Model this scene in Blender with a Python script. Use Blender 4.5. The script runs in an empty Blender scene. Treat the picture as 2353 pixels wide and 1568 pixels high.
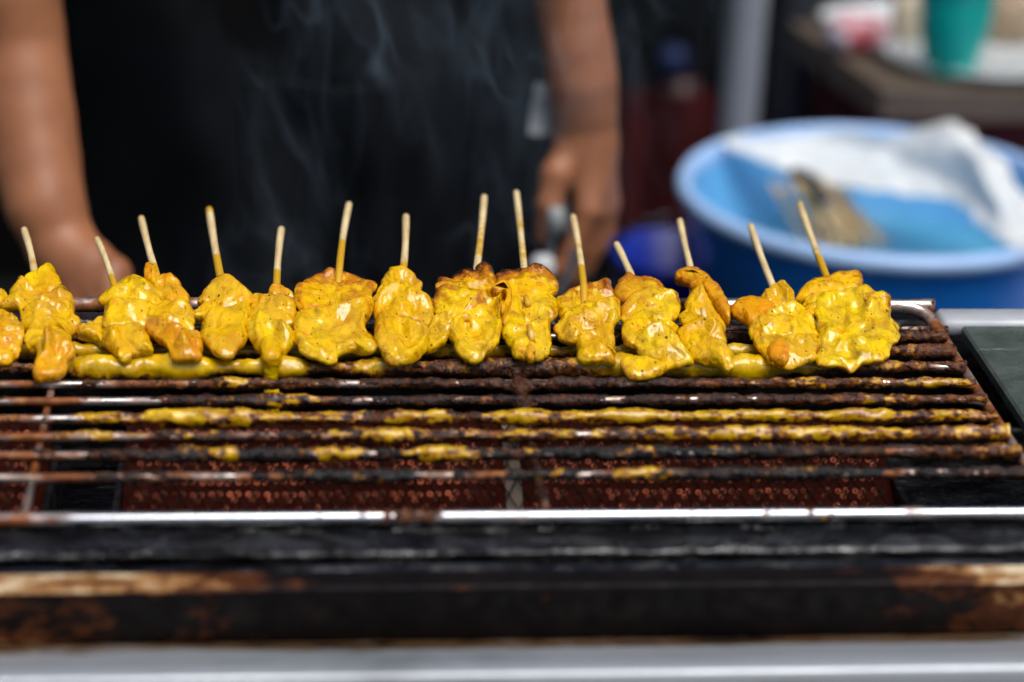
import bpy, math, random
import numpy as np
from mathutils import Vector, Matrix

# ------------------------------------------------------------------ camera
SC = bpy.context.scene
COL = SC.collection
FPX, VW, VH = 5556.0, 2353.0, 1568.0          # 85 mm lens on a 36 mm sensor
PITCH, DIST = math.radians(23), 1.39
YAW = math.asin(526 / FPX / math.cos(PITCH))
CF = np.array([math.sin(YAW) * math.cos(PITCH), math.cos(YAW) * math.cos(PITCH), -math.sin(PITCH)])
CR = np.array([1.0, 0, 0]) - CF[0] * CF
CR /= np.linalg.norm(CR)
CU = np.cross(CR, CF)
CP = -DIST * CF
cam = bpy.data.cameras.new('camera')
cam.lens, cam.sensor_width = 85.0, 36.0
cam.clip_start, cam.clip_end = 0.02, 100
cam.dof.use_dof = True
cam.dof.focus_distance = 1.385
cam.dof.aperture_fstop = 3.3
cam_o = bpy.data.objects.new('camera', cam)
cam_o.matrix_world = Matrix(((CR[0], CU[0], -CF[0], CP[0]), (CR[1], CU[1], -CF[1], CP[1]),
                             (CR[2], CU[2], -CF[2], CP[2]), (0, 0, 0, 1)))
COL.objects.link(cam_o)
SC.camera = cam_o

# ------------------------------------------------------------------ light
SUN_EL, SUN_AZ = math.radians(66), math.radians(150)      # azimuth from +Y towards +X
world = bpy.data.worlds.new('World')
SC.world = world
world.use_nodes = True
nt = world.node_tree
bg = nt.nodes['Background']
sky = nt.nodes.new('ShaderNodeTexSky')
sky.sky_type = 'NISHITA'
sky.sun_disc = False
sky.sun_elevation, sky.sun_rotation = SUN_EL, SUN_AZ
sky.air_density, sky.dust_density, sky.ozone_density = 1.0, 3.0, 0.6
nt.links.new(sky.outputs[0], bg.inputs[0])
bg.inputs[1].default_value = 0.05
sun = bpy.data.lights.new('sun', 'SUN')
sun.energy, sun.angle, sun.color = 1.5, math.radians(40), (1.0, 0.97, 0.93)
sun_o = bpy.data.objects.new('sun', sun)
sd = Vector((math.sin(SUN_AZ) * math.cos(SUN_EL), math.cos(SUN_AZ) * math.cos(SUN_EL), math.sin(SUN_EL)))
sun_o.rotation_euler = sd.to_track_quat('Z', 'Y').to_euler()
COL.objects.link(sun_o)
SC.view_settings.view_transform = 'Standard'
SC.view_settings.look = 'None'
SC.view_settings.exposure = 0.95
SC.view_settings.gamma = 1.0
SC.cycles.use_denoising = True
SC.cycles.use_adaptive_sampling = True
SC.cycles.adaptive_threshold = 0.03
SC.cycles.max_bounces = 6
SC.cycles.volume_bounces = 0
SC.cycles.volume_step_rate = 0.6

rng = np.random.default_rng(7)
random.seed(7)

# ------------------------------------------------------------------ layout maths
def ray(px, py):
    return CF + CR * ((px - VW / 2) / FPX) - CU * ((py - VH / 2) / FPX)
def at(px, py, **k):                                       # a view ray cut with the plane x=, y= or z=
    (ax, val), = k.items()
    i = 'xyz'.index(ax)
    d = ray(px, py)
    return CP + d * (val - CP[i]) / d[i]
def on_plane(px, py, o, n):
    d = ray(px, py)
    return CP + d * (np.dot(o - CP, n) / np.dot(d, n))

# ------------------------------------------------------------------ noise
def _hash(i, j, k, s):
    h = (i * 374761393 + j * 668265263 + k * 1274126177 + s * 974634777) & 0xffffffff
    h = ((h ^ (h >> 13)) * 1274126177) & 0xffffffff
    h = ((h ^ (h >> 16)) * 2246822519) & 0xffffffff
    return ((h ^ (h >> 15)) & 0xffff) / 32767.5 - 1.0
def vnoise(p, seed=0):
    p = np.asarray(p, float)
    b = np.floor(p).astype(np.int64)
    f = p - b
    f = f * f * f * (f * (f * 6 - 15) + 10)
    x, y, z = b[..., 0], b[..., 1], b[..., 2]
    fx, fy, fz = f[..., 0], f[..., 1], f[..., 2]
    def L(a, c, t): return a + (c - a) * t
    r = []
    for dz in (0, 1):
        a = L(_hash(x, y, z + dz, seed), _hash(x + 1, y, z + dz, seed), fx)
        c = L(_hash(x, y + 1, z + dz, seed), _hash(x + 1, y + 1, z + dz, seed), fx)
        r.append(L(a, c, fy))
    return L(r[0], r[1], fz)
def fbm(p, o=3, seed=0):
    t, a, s = 0, 1.0, 0
    p = np.asarray(p, float)
    for i in range(o):
        t = t + a * vnoise(p, seed + i * 17)
        s += a
        a *= .5
        p = p * 2.03
    return t / s

# ------------------------------------------------------------------ mesh helpers
def link_mesh(name, V, F, mat, parent=None, smooth=True, attrs=None):
    me = bpy.data.meshes.new(name)
    V = np.asarray(V, float)
    if parent is not None:
        V = V - np.array(ROOT_LOC.get(parent, (0, 0, 0)))
    me.from_pydata([tuple(v) for v in V], [], [tuple(int(i) for i in f) for f in F])
    if smooth:
        me.polygons.foreach_set('use_smooth', [True] * len(me.polygons))
    for k, a in (attrs or {}).items():
        at_ = me.attributes.new(k, 'FLOAT', 'POINT')
        at_.data.foreach_set('value', np.asarray(a, np.float32))
    me.materials.append(mat)
    me.update()
    o = bpy.data.objects.new(name, me)
    COL.objects.link(o)
    if parent is not None:
        o.parent = bpy.data.objects[parent] if isinstance(parent, str) else parent
    return o
class _RL(dict):
    def get(self, k, d=None):
        k = k if isinstance(k, str) else k.name
        return super().get(k, d)
ROOT_LOC = _RL()
def thing(name, label, cat, loc, group=None):
    o = bpy.data.objects.new(name, None)
    o.empty_display_size = .02
    COL.objects.link(o)
    o.location = loc
    ROOT_LOC[o.name] = tuple(loc)
    tag(o, label, cat, group)
    return o
def tag(o, label=None, cat=None, group=None, kind=None):
    for k, v in (('label', label), ('category', cat), ('group', group), ('kind', kind)):
        if v: o[k] = v
    return o
def sub(name, V, F, mat, parent, root, **k):               # a sub-part: child of a part that sits at the root's origin
    ROOT_LOC[parent.name] = ROOT_LOC.get(root)
    return link_mesh(name, V, F, mat, parent, **k)
def grid_faces(n, m, wrap_m=False, flip=False, off=0):
    F = []
    mm = m if wrap_m else m - 1
    for i in range(n - 1):
        for j in range(mm):
            a, b = off + i * m + j, off + i * m + (j + 1) % m
            q = (a, b, b + m, a + m)
            F.append(q[::-1] if flip else q)
    return F
def tube(path, rad, n=12, caps=True):
    path = np.asarray(path, float)
    rad = np.broadcast_to(np.asarray(rad, float), (len(path),)) if np.ndim(rad) < 2 else rad
    t = np.gradient(path, axis=0)
    t /= np.linalg.norm(t, axis=1)[:, None] + 1e-12
    up = np.array([0, 0, 1.0]) if abs(t[0][2]) < .9 else np.array([0, 1.0, 0])
    V = []
    th = np.arange(n) * 2 * math.pi / n
    for i in range(len(path)):
        s = np.cross(t[i], up); s /= np.linalg.norm(s) + 1e-12
        u = np.cross(s, t[i])
        ri = rad[i]
        V.append(path[i] + (np.cos(th)[:, None] * s + np.sin(th)[:, None] * u) * (ri if np.ndim(ri) == 0 else np.asarray(ri)[:, None]))
    V = np.concatenate(V)
    F = grid_faces(len(path), n, True, flip=True)
    if caps:
        k = len(path)
        V = np.vstack([V, path[0] - t[0] * np.mean(rad[0]) * .35, path[-1] + t[-1] * np.mean(rad[-1]) * .35])
        for j in range(n):
            F.append((j, (j + 1) % n, k * n))
            F.append(((k - 1) * n + (j + 1) % n, (k - 1) * n + j, k * n + 1))
    return V, F
def box(lo, hi, bevel=0.0):
    lo, hi = np.array(lo, float), np.array(hi, float)
    b = min(bevel, *(0.45 * (hi - lo)))
    if b <= 0:
        V = [(x, y, z) for z in (lo[2], hi[2]) for y in (lo[1], hi[1]) for x in (lo[0], hi[0])]
        return np.array(V), [(0, 2, 3, 1), (4, 5, 7, 6), (0, 1, 5, 4), (2, 6, 7, 3), (0, 4, 6, 2), (1, 3, 7, 5)]
    V, F = [], []
    idx = {}
    for cx in (0, 1):
        for cy in (0, 1):
            for cz in (0, 1):
                c = (cx, cy, cz)
                for a in range(3):
                    p = [(hi if c[i] else lo)[i] + (0 if i == a else (-b if c[i] else b)) for i in range(3)]
                    idx[c, a] = len(V); V.append(p)
    ce = (lo + hi) / 2
    def face(ids):
        P = np.array([V[i] for i in ids]); n = np.cross(P[1] - P[0], P[2] - P[0])
        F.append(tuple(ids) if n.dot(P.mean(0) - ce) > 0 else tuple(ids[::-1]))
    for a in range(3):
        o1, o2 = [i for i in range(3) if i != a]
        for s in (0, 1):
            q = []
            for t1, t2 in ((0, 0), (1, 0), (1, 1), (0, 1)):
                c = [0, 0, 0]; c[a] = s; c[o1] = t1; c[o2] = t2
                q.append(idx[tuple(c), a])
            face(q)
        for t1 in (0, 1):
            for t2 in (0, 1):
                c0 = [0, 0, 0]; c0[o1] = t1; c0[o2] = t2; c1 = list(c0); c1[a] = 1
                face([idx[tuple(c0), o1], idx[tuple(c0), o2], idx[tuple(c1), o2], idx[tuple(c1), o1]])
    for cx in (0, 1):
        for cy in (0, 1):
            for cz in (0, 1):
                face([idx[(cx, cy, cz), a] for a in range(3)])
    return np.array(V), F
def join(parts):
    V, F, n = [], [], 0
    for v, f in parts:
        V.append(np.asarray(v)); F += [tuple(i + n for i in q) for q in f]; n += len(v)
    return np.concatenate(V), F
def lathe(prof, n=64, c=(0, 0, 0)):
    prof = np.array(prof)
    th = np.arange(n) * 2 * math.pi / n
    V = np.concatenate([np.stack([r * np.cos(th) + c[0], r * np.sin(th) + c[1], np.full(n, z + c[2])], 1) for r, z in prof])
    return V, grid_faces(len(prof), n, True)
def cr_closed(pts, n):                                     # closed Catmull-Rom resampled evenly
    P = np.asarray(pts, float)
    k = len(P)
    out = []
    for i in range(k):
        p0, p1, p2, p3 = P[i - 1], P[i], P[(i + 1) % k], P[(i + 2) % k]
        t = np.linspace(0, 1, 14, endpoint=False)[:, None]
        out.append(.5 * (2 * p1 + (p2 - p0) * t + (2 * p0 - 5 * p1 + 4 * p2 - p3) * t**2 + (3 * p1 - p0 - 3 * p2 + p3) * t**3))
    q = np.concatenate(out)
    q = np.vstack([q, q[:1]])
    s = np.concatenate([[0], np.cumsum(np.linalg.norm(np.diff(q, axis=0), axis=1))])
    t = np.linspace(0, s[-1], n, endpoint=False)
    return np.stack([np.interp(t, s, q[:, i]) for i in range(q.shape[1])], 1)
def cr_open(pts, n):
    P = np.asarray(pts, float)
    P = np.vstack([2 * P[0] - P[1], P, 2 * P[-1] - P[-2]])
    out = []
    for i in range(1, len(P) - 2):
        p0, p1, p2, p3 = P[i - 1:i + 3]
        t = np.linspace(0, 1, 16, endpoint=False)[:, None]
        out.append(.5 * (2 * p1 + (p2 - p0) * t + (2 * p0 - 5 * p1 + 4 * p2 - p3) * t**2 + (3 * p1 - p0 - 3 * p2 + p3) * t**3))
    q = np.vstack([np.concatenate(out), P[-2]])
    s = np.concatenate([[0], np.cumsum(np.linalg.norm(np.diff(q, axis=0), axis=1))])
    t = np.linspace(0, s[-1], n)
    return np.stack([np.interp(t, s, q[:, i]) for i in range(q.shape[1])], 1)

def surface_nets(f, org, h):
    s = f < 0
    c = [s[dx:s.shape[0] - 1 + dx, dy:s.shape[1] - 1 + dy, dz:s.shape[2] - 1 + dz] for dx in (0, 1) for dy in (0, 1) for dz in (0, 1)]
    cnt = sum(x.astype(np.int8) for x in c)
    act = (cnt > 0) & (cnt < 8)
    I = np.argwhere(act)
    vid = -np.ones(act.shape, np.int64)
    vid[act] = np.arange(len(I))
    acc = np.zeros((len(I), 3)); num = np.zeros(len(I))
    C8 = [(dx, dy, dz) for dx in (0, 1) for dy in (0, 1) for dz in (0, 1)]
    vals = [f[I[:, 0] + a, I[:, 1] + b, I[:, 2] + g] for a, b, g in C8]
    for i in range(8):
        for j in range(i + 1, 8):
            if sum(abs(C8[i][k] - C8[j][k]) for k in range(3)) != 1: continue
            m = (vals[i] < 0) != (vals[j] < 0)
            t = vals[i][m] / (vals[i][m] - vals[j][m])
            acc[m] += np.array(C8[i]) + t[:, None] * (np.array(C8[j]) - np.array(C8[i]))
            num[m] += 1
    V = (I + acc / num[:, None]) * h + org
    F = []
    for ax in range(3):
        sl0 = [slice(None)] * 3; sl1 = [slice(None)] * 3
        sl0[ax] = slice(0, -1); sl1[ax] = slice(1, None)
        E_ = s[tuple(sl0)] != s[tuple(sl1)]
        ix = np.argwhere(E_)
        o1, o2 = (ax + 1) % 3, (ax + 2) % 3
        ok = (ix[:, o1] > 0) & (ix[:, o2] > 0) & (ix[:, o1] < s.shape[o1] - 1) & (ix[:, o2] < s.shape[o2] - 1)
        ix = ix[ok]
        ins = s[ix[:, 0], ix[:, 1], ix[:, 2]]
        q = []
        for d1, d2 in ((0, 0), (-1, 0), (-1, -1), (0, -1)):
            k = ix.copy(); k[:, o1] += d1; k[:, o2] += d2
            q.append(vid[k[:, 0], k[:, 1], k[:, 2]])
        q = np.stack(q, 1)
        q[~ins] = q[~ins][:, ::-1]
        F.append(q)
    return V, np.concatenate(F)
def sdf_body(cones, h, k0):                                  # smooth union of tapered round cones: (a, ra, b, rb)
    P = np.array([c[i] for c in cones for i in (0, 2)]); R = max(max(c[1], c[3]) for c in cones)
    lo, hi = P.min(0) - R - 4 * h, P.max(0) + R + 4 * h
    n = np.ceil((hi - lo) / h).astype(int) + 1
    f = np.full(n, .05, np.float32)
    for cone in cones:
        a, ra, b, rb = cone[:4]
        k = cone[4] if len(cone) > 4 else k0
        a, b = np.array(a, float), np.array(b, float)
        m = max(ra, rb) + k + 3 * h
        i0 = np.maximum(0, np.floor((np.minimum(a, b) - m - lo) / h).astype(int))
        i1 = np.minimum(n, np.ceil((np.maximum(a, b) + m - lo) / h).astype(int) + 1)
        g = np.stack(np.meshgrid(*[lo[i] + h * np.arange(i0[i], i1[i]) for i in range(3)], indexing='ij'), -1)
        ab = b - a
        t = np.clip(((g - a) @ ab) / max(ab @ ab, 1e-12), 0, 1)
        d = np.linalg.norm(g - (a + t[..., None] * ab), axis=-1) - (ra + (rb - ra) * t)
        S = f[i0[0]:i1[0], i0[1]:i1[1], i0[2]:i1[2]]
        hh = np.maximum(k - np.abs(S - d), 0) / k
        S[...] = np.minimum(S, d) - hh * hh * k * .25
    return surface_nets(f, lo, h)

# ------------------------------------------------------------------ material helpers
class NT:
    def __init__(s, name):
        s.m = bpy.data.materials.new(name)
        s.m.use_nodes = True
        s.t = s.m.node_tree
        s.b = s.t.nodes['Principled BSDF']
        s.co = None
    def n(s, typ, **k):
        x = s.t.nodes.new('ShaderNode' + typ)
        for a, v in k.items(): setattr(x, a, v)
        return x
    def l(s, a, b): s.t.links.new(a, b)
    def setv(s, **k):
        for a, v in k.items():
            i = s.b.inputs[a.replace('_', ' ')]
            i.default_value = (*v, 1) if isinstance(v, tuple) and len(v) == 3 and i.type == 'RGBA' else v
        return s
    def coord(s, scale=(1, 1, 1)):
        if s.co is None: s.co = s.n('NewGeometry')
        m = s.n('Mapping'); m.inputs['Scale'].default_value = scale
        s.l(s.co.outputs['Position'], m.inputs[0])
        return m.outputs[0]
    def noise(s, scale, detail=3, rough=.55, sc=(1, 1, 1), dist=0):
        x = s.n('TexNoise'); x.inputs['Scale'].default_value = scale; x.inputs['Detail'].default_value = detail
        x.inputs['Roughness'].default_value = rough; x.inputs['Distortion'].default_value = dist
        s.l(s.coord(sc), x.inputs['Vector']); return x.outputs['Fac']
    def ramp(s, fac, stops):
        x = s.n('ValToRGB'); e = x.color_ramp.elements
        while len(e) < len(stops): e.new(.5)
        for q, (p, c) in zip(e, stops):
            q.position = p; q.color = (*c, 1) if not np.isscalar(c) else (c, c, c, 1)
        s.l(fac, x.inputs[0]); return x.outputs[0]
    def mr(s, fac, a, b, c=0, d=1):
        x = s.n('MapRange'); x.interpolation_type = 'SMOOTHSTEP'
        for i, v in enumerate((a, b, c, d)): x.inputs[1 + i].default_value = v
        s.l(fac, x.inputs[0]); return x.outputs[0]
    def math(s, op, a, b=None):
        x = s.n('Math', operation=op)
        for i, v in enumerate((a, b)):
            if v is None: continue
            if isinstance(v, (int, float)): x.inputs[i].default_value = v
            else: s.l(v, x.inputs[i])
        return x.outputs[0]
    def mix(s, fac, a, b):
        x = s.n('Mix', data_type='RGBA')
        for i, v in ((0, fac), (6, a), (7, b)):
            if isinstance(v, (int, float)): x.inputs[i].default_value = v
            elif isinstance(v, tuple): x.inputs[i].default_value = (*v, 1)
            else: s.l(v, x.inputs[i])
        return x.outputs[2]
    def attr(s, name):
        x = s.n('Attribute'); x.attribute_name = name; return x.outputs['Fac']
    def bump(s, h, strength, dist, prev=None):
        x = s.n('Bump'); x.inputs['Strength'].default_value = strength; x.inputs['Distance'].default_value = dist
        s.l(h, x.inputs['Height'])
        if prev is not None: s.l(prev, x.inputs['Normal'])
        return x.outputs[0]
    def to(s, out, name): s.l(out, s.b.inputs[name])
def simple(name, col, rough=.5, metal=0.0, var=.25, scale=30, **k):
    t = NT(name)
    f = t.noise(scale, 4)
    t.to(t.mix(f, tuple(c * (1 - var) for c in col), tuple(min(1, c * (1 + var)) for c in col)), 'Base Color')
    t.to(t.mr(t.noise(scale * 2.3, 3), .3, .7, max(.03, rough - .1), min(1, rough + .1)), 'Roughness')
    t.setv(Metallic=metal, **k)
    return t.m

# meat under curry sauce
def meat_material():
    t = NT('curry_chicken')
    sear, orange, wet = t.attr('sear'), t.attr('orange'), t.attr('wet')
    n1 = t.noise(70, 4, .6, dist=.6)
    n2 = t.noise(240, 4, .6)
    base = t.ramp(n1, [(.26, (.33, .185, .0002)), (.39, (.62, .375, .0002)), (.54, (.86, .575, .0004)), (.68, (.72, .34, .0005)), (.79, (.40, .12, .001))])
    org = t.ramp(n2, [(.3, (.56, .17, .002)), (.55, (.70, .25, .003)), (.75, (.74, .33, .005))])
    c = t.mix(t.math('MULTIPLY', orange, t.mr(n1, .3, .62, .45, 1.0)), base, org)
    c = t.mix(t.math('MULTIPLY', t.mr(t.noise(30, 4, .6, (1, .6, 1), .5), .48, .66), .6), c, (.60, .26, .0006))
    # thin milky streaks of sauce
    c = t.mix(t.math('MULTIPLY', t.mr(t.noise(100, 5, .65, (1, .5, 1), 1.6), .56, .70), .6), c, (.88, .60, .006))
    sm = t.math('ADD', sear, t.math('MULTIPLY', t.math('SUBTRACT', t.noise(170, 6, .72), .5), 2.0))
    c = t.mix(t.math('MULTIPLY', t.mr(sm, .22, .62), .85), c, (.42, .115, .004))
    c = t.mix(t.mr(sm, .66, .95), c, (.16, .036, .004))
    c = t.mix(t.mr(sm, .92, 1.15), c, (.018, .007, .004))
    # herbs and pepper
    for sc_, th, pr, col in ((210, .16, .80, (.03, .022, .004)), (120, .13, .84, (.045, .035, .004)), (330, .2, .78, (.16, .07, .005))):
        v = t.n('TexVoronoi'); v.inputs['Scale'].default_value = sc_; v.inputs['Randomness'].default_value = 1
        d = t.n('TexNoise'); d.inputs['Scale'].default_value = 900
        t.l(t.coord(), d.inputs['Vector'])
        t.l(t.coord((1, .7, 1)), v.inputs['Vector'])
        sep = t.n('SeparateColor'); t.l(v.outputs['Color'], sep.inputs[0])
        dd = t.math('ADD', v.outputs['Distance'], t.math('MULTIPLY', t.math('SUBTRACT', d.outputs['Fac'], .5), .16))
        m = t.math('MULTIPLY', t.mr(dd, th, th - .06), t.math('GREATER_THAN', sep.outputs[0], pr))
        c = t.mix(m, c, col)
    t.to(c, 'Base Color')
    t.to(t.mr(t.math('ADD', t.math('MULTIPLY', t.noise(90, 3), .5), t.math('MULTIPLY', sear, .4)), .2, .75, .10, .34), 'Roughness')
    b = t.bump(t.noise(420, 4, .62, (1, .35, 1)), .4, .0010)
    b = t.bump(t.noise(120, 3, .45, (1, .6, 1), dist=1.2), .7, .0034, b)
    t.to(b, 'Normal')
    t.l(t.bump(t.noise(85, 2, .4, (1, .6, 1), dist=1.4), .4, .003), t.b.inputs['Coat Normal'])
    t.to(t.math('MULTIPLY', wet, t.mr(t.noise(55, 3, .5, (1, .6, 1)), .40, .56, .3, 1.0)), 'Coat Weight')
    t.setv(Coat_Roughness=.035, Coat_IOR=1.55, Specular_IOR_Level=.12, IOR=1.42, Subsurface_Weight=.12, Subsurface_Radius=(1.0, .5, .06), Subsurface_Scale=.0025)
    return t.m
M = {}
M['meat'] = meat_material()

def sauce_material():                                       # sauce, burnt crust on the wires
    t = NT('burnt_sauce')
    yl, dk = t.attr('yellow'), t.attr('dark')
    n = t.noise(260, 5, .65)
    n1 = t.noise(90, 4)
    ye = t.ramp(n1, [(.3, (.34, .15, .0006)), (.48, (.52, .30, .0006)), (.62, (.58, .34, .0008)), (.78, (.42, .16, .001))])
    br = t.ramp(n, [(.3, (.008, .003, .002)), (.46, (.06, .016, .004)), (.58, (.18, .048, .006)), (.74, (.36, .12, .010))])
    bk = t.ramp(n, [(.35, (.003, .0025, .003)), (.6, (.009, .007, .007)), (.78, (.035, .024, .020))])
    c = t.mix(dk, br, bk)
    sm = t.math('ADD', yl, t.math('MULTIPLY', t.math('SUBTRACT', t.noise(160, 6, .74), .58), 2.2))
    c = t.mix(t.mr(sm, .30, .5), c, (.36, .13, .006))
    c = t.mix(t.mr(sm, .46, .66), c, ye)
    c = t.mix(t.mr(yl, 1.0, 1.2), c, t.ramp(n1, [(.35, (.52, .30, .0005)), (.6, (.76, .47, .0008))]))
    t.to(c, 'Base Color')
    t.to(t.mr(n, .3, .7, .16, .45), 'Roughness')
    b = t.bump(t.noise(900, 3, .6), .5, .0007)
    nb = t.bump(t.noise(420, 4, .65), .9, .0014, b)
    for nd in t.t.nodes:
        if nd.type == 'BUMP': t.l(t.mr(yl, .2, 1.0, nd.inputs['Strength'].default_value, .15), nd.inputs['Strength'])
    t.to(nb, 'Normal'); t.l(nb, t.b.inputs['Coat Normal'])
    t.to(t.mr(yl, .2, .9, .35, 1.0), 'Coat Weight')
    t.setv(Coat_Roughness=.06, Specular_IOR_Level=.12)
    return t.m
M['crust'] = sauce_material()

def steel(name, col=(.62, .63, .66), rough=.2, rust=.5, sc=60):
    t = NT(name)
    n = t.noise(sc, 5, .65, (.5, 1, 1))
    m = t.mr(n, .62 - .25 * rust, .74 - .2 * rust)
    t.to(t.mix(m, col, t.ramp(t.noise(sc * 3, 4), [(.3, (.05, .014, .004)), (.5, (.20, .055, .008)), (.8, (.42, .15, .03))])), 'Base Color')
    t.to(t.math('SUBTRACT', 1.0, t.math('MULTIPLY', m, .75)), 'Metallic')
    t.to(t.mr(t.math('ADD', t.noise(sc * 2, 4, .6, (.15, 1, 1)), t.math('MULTIPLY', m, .5)), .3, 1.1, rough, rough + .45), 'Roughness')
    t.to(t.bump(t.noise(sc * 6, 3), .25, .0006), 'Normal')
    return t.m
M['wire'] = steel('wire_steel', (.50, .46, .43), .2, 1.0, 40)
M['chrome'] = steel('chrome_rim', (.50, .52, .55), .16, .35, 25)

def soot_material():                                        # black baked-on grease
    t = NT('sooty_steel')
    n = t.noise(35, 5, .6, (.5, 1, 1), .6)
    t.to(t.ramp(n, [(.3, (.0015, .0015, .002)), (.55, (.004, .004, .0055)), (.75, (.012, .014, .018))]), 'Base Color')
    t.to(t.mr(t.noise(28, 5, .65, (.6, 1, 1), .8), .38, .66, .14, .55), 'Roughness')
    b = t.bump(t.noise(600, 3, .6), .3, .0006)
    t.to(t.bump(t.noise(90, 4, .6, (.6, 1, 1)), .8, .004, b), 'Normal')
    t.to(t.mr(t.noise(42, 5, .7, (.55, 1, 1), 1.0), .42, .62, .08, .95), 'Specular IOR Level')
    return t.m
M['soot'] = soot_material()

LIPZ = at(1176, 1352, y=-.2695)[2]
def stained_material():                                     # pale enamel worn through soot towards both ends
    t = NT('stained_panel')
    g = t.n('SeparateXYZ'); t.coord(); t.l(t.co.outputs['Position'], g.inputs[0])
    ends = t.math('ADD', t.mr(g.outputs[0], -.06, -.29), t.math('MULTIPLY', t.mr(g.outputs[0], .09, .28), 1.0))
    n = t.math('ADD', t.math('MULTIPLY', t.noise(85, 7, .74, (.45, 1, .9), .3), .8), t.math('MULTIPLY', t.noise(30, 3, .5, (.35, 1, 1)), .40))
    ends = t.math('ADD', t.math('MULTIPLY', ends, .85), t.math('MULTIPLY', t.mr(g.outputs[2], LIPZ - .0012, LIPZ - .0004), t.math('ADD', .08, t.math('MULTIPLY', ends, .7))))
    k = t.math('ADD', ends, t.math('MULTIPLY', t.math('SUBTRACT', n, .63), 3.4))
    dirt = t.ramp(t.noise(60, 5), [(.3, (.003, .0025, .003)), (.6, (.006, .0045, .0045)), (.8, (.016, .008, .006))])
    c = t.mix(t.mr(k, .40, .75), dirt, (.07, .022, .008))
    c = t.mix(t.mr(k, .85, 1.1), c, (.30, .15, .055))
    c = t.mix(t.mr(k, 1.15, 1.5), c, (.62, .50, .33))
    t.to(c, 'Base Color')
    t.to(t.mr(t.noise(90, 4), .3, .7, .35, .6), 'Roughness')
    t.to(t.bump(t.noise(300, 4), .25, .001), 'Normal')
    t.setv(Specular_IOR_Level=.07)
    return t.m
M['stained'] = stained_material()

def ledge_material():
    t = NT('brushed_steel')
    n = t.noise(22, 5, .6, (.35, 1, 1), .5)
    t.to(t.mix(t.mr(n, .5, .75), (.44, .47, .50), (.26, .28, .30)), 'Base Color')
    st = t.mr(t.noise(70, 5, .7), .66, .8)
    g = t.n('SeparateXYZ'); t.coord(); t.l(t.co.outputs['Position'], g.inputs[0])
    gk = t.math('ADD', t.mr(g.outputs[1], -.292, -.276), t.math('MULTIPLY', t.math('SUBTRACT', t.noise(45, 6, .7, (.35, 1, 1)), .5), 2.4))
    lc = t.b.inputs['Base Color'].links[0].from_socket
    lc = t.mix(t.mr(gk, .5, 1.0), lc, (.16, .09, .04)); lc = t.mix(t.mr(gk, .95, 1.3), lc, (.012, .009, .008))
    lc = t.mix(t.mr(t.noise(210, 4, .7), .72, .76), lc, (.20, .08, .025))
    t.to(lc, 'Base Color')
    t.l(t.math('SUBTRACT', .45, t.math('MULTIPLY', st, .3)), t.b.inputs['Metallic'])
    t.to(t.mr(t.noise(60, 4, .6, (.1, 1, 1)), .3, .7, .24, .48), 'Roughness')
    t.to(t.bump(t.noise(500, 3, .6, (.2, 1, 1)), .2, .0006), 'Normal')
    return t.m
M['ledge'] = ledge_material()

def green_material():
    t = NT('green_enamel')
    c = t.ramp(t.noise(45, 5, .65), [(.3, (.040, .054, .044)), (.6, (.066, .084, .070)), (.8, (.11, .125, .105))])
    s1 = t.mr(t.noise(30, 5, .75, (.35, 6, 1), .6), .60, .66)
    s2 = t.mr(t.noise(190, 4, .7), .70, .74)
    c = t.mix(t.math('MULTIPLY', s1, .55), c, (.34, .36, .33))
    c = t.mix(s2, c, (.36, .17, .07))
    t.to(c, 'Base Color')
    t.to(t.mr(t.noise(60, 5, .7), .35, .65, .2, .6), 'Roughness')
    t.to(t.bump(t.noise(240, 4), .4, .001), 'Normal')
    return t.m
M['green'] = green_material()

def bamboo_material():
    t = NT('bamboo')
    c = t.ramp(t.noise(260, 4, .6, (1, .12, .3)), [(.3, (.58, .40, .17)), (.55, (.80, .62, .32)), (.8, (.88, .74, .46))])
    k = t.math('ADD', t.attr('yellow'), t.math('MULTIPLY', t.math('SUBTRACT', t.noise(110, 4), .5), 1.1))
    c = t.mix(t.mr(k, .35, .6), c, (.62, .34, .008))
    t.to(c, 'Base Color')
    t.setv(Roughness=.5)
    t.to(t.bump(t.noise(900, 3, .6, (1, .15, 1)), .35, .0004), 'Normal')
    return t.m
M['bamboo'] = bamboo_material()

def skin_material():
    t = NT('skin')
    c = t.ramp(t.noise(14, 4), [(.3, (.25, .090, .036)), (.6, (.36, .140, .060)), (.8, (.41, .160, .074))])
    t.to(c, 'Base Color')
    t.setv(Roughness=.5)
    t.to(t.bump(t.noise(400, 3), .15, .001), 'Normal')
    return t.m
M['skin'] = skin_material()

def cloth(name, col, rough=.85):
    t = NT(name)
    t.to(t.ramp(t.noise(16, 5, .6), [(.3, tuple(c * .7 for c in col)), (.7, tuple(c * 1.35 for c in col))]), 'Base Color')
    w = t.n('TexWave'); w.inputs['Scale'].default_value = 500; w.inputs['Distortion'].default_value = 1
    t.l(t.coord(), w.inputs['Vector'])
    t.to(t.bump(w.outputs['Fac'], .3, .0006), 'Normal')
    t.setv(Roughness=.6, Specular_IOR_Level=.18)
    return t.m
M['apron'] = cloth('black_apron_cloth', (.0022, .0027, .0040))
M['shirt'] = cloth('black_shirt_cloth', (.0015, .0015, .0018))
M['maroon'] = cloth('maroon_cloth', (.075, .008, .008))
M['wall'] = simple('dark_stall_back', (.0015, .0014, .0016), .95, var=.4, scale=4, Specular_IOR_Level=.1)
M['ground'] = simple('dark_paving', (.006, .006, .0065), .95, var=.4, scale=12, Specular_IOR_Level=.1)

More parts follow.
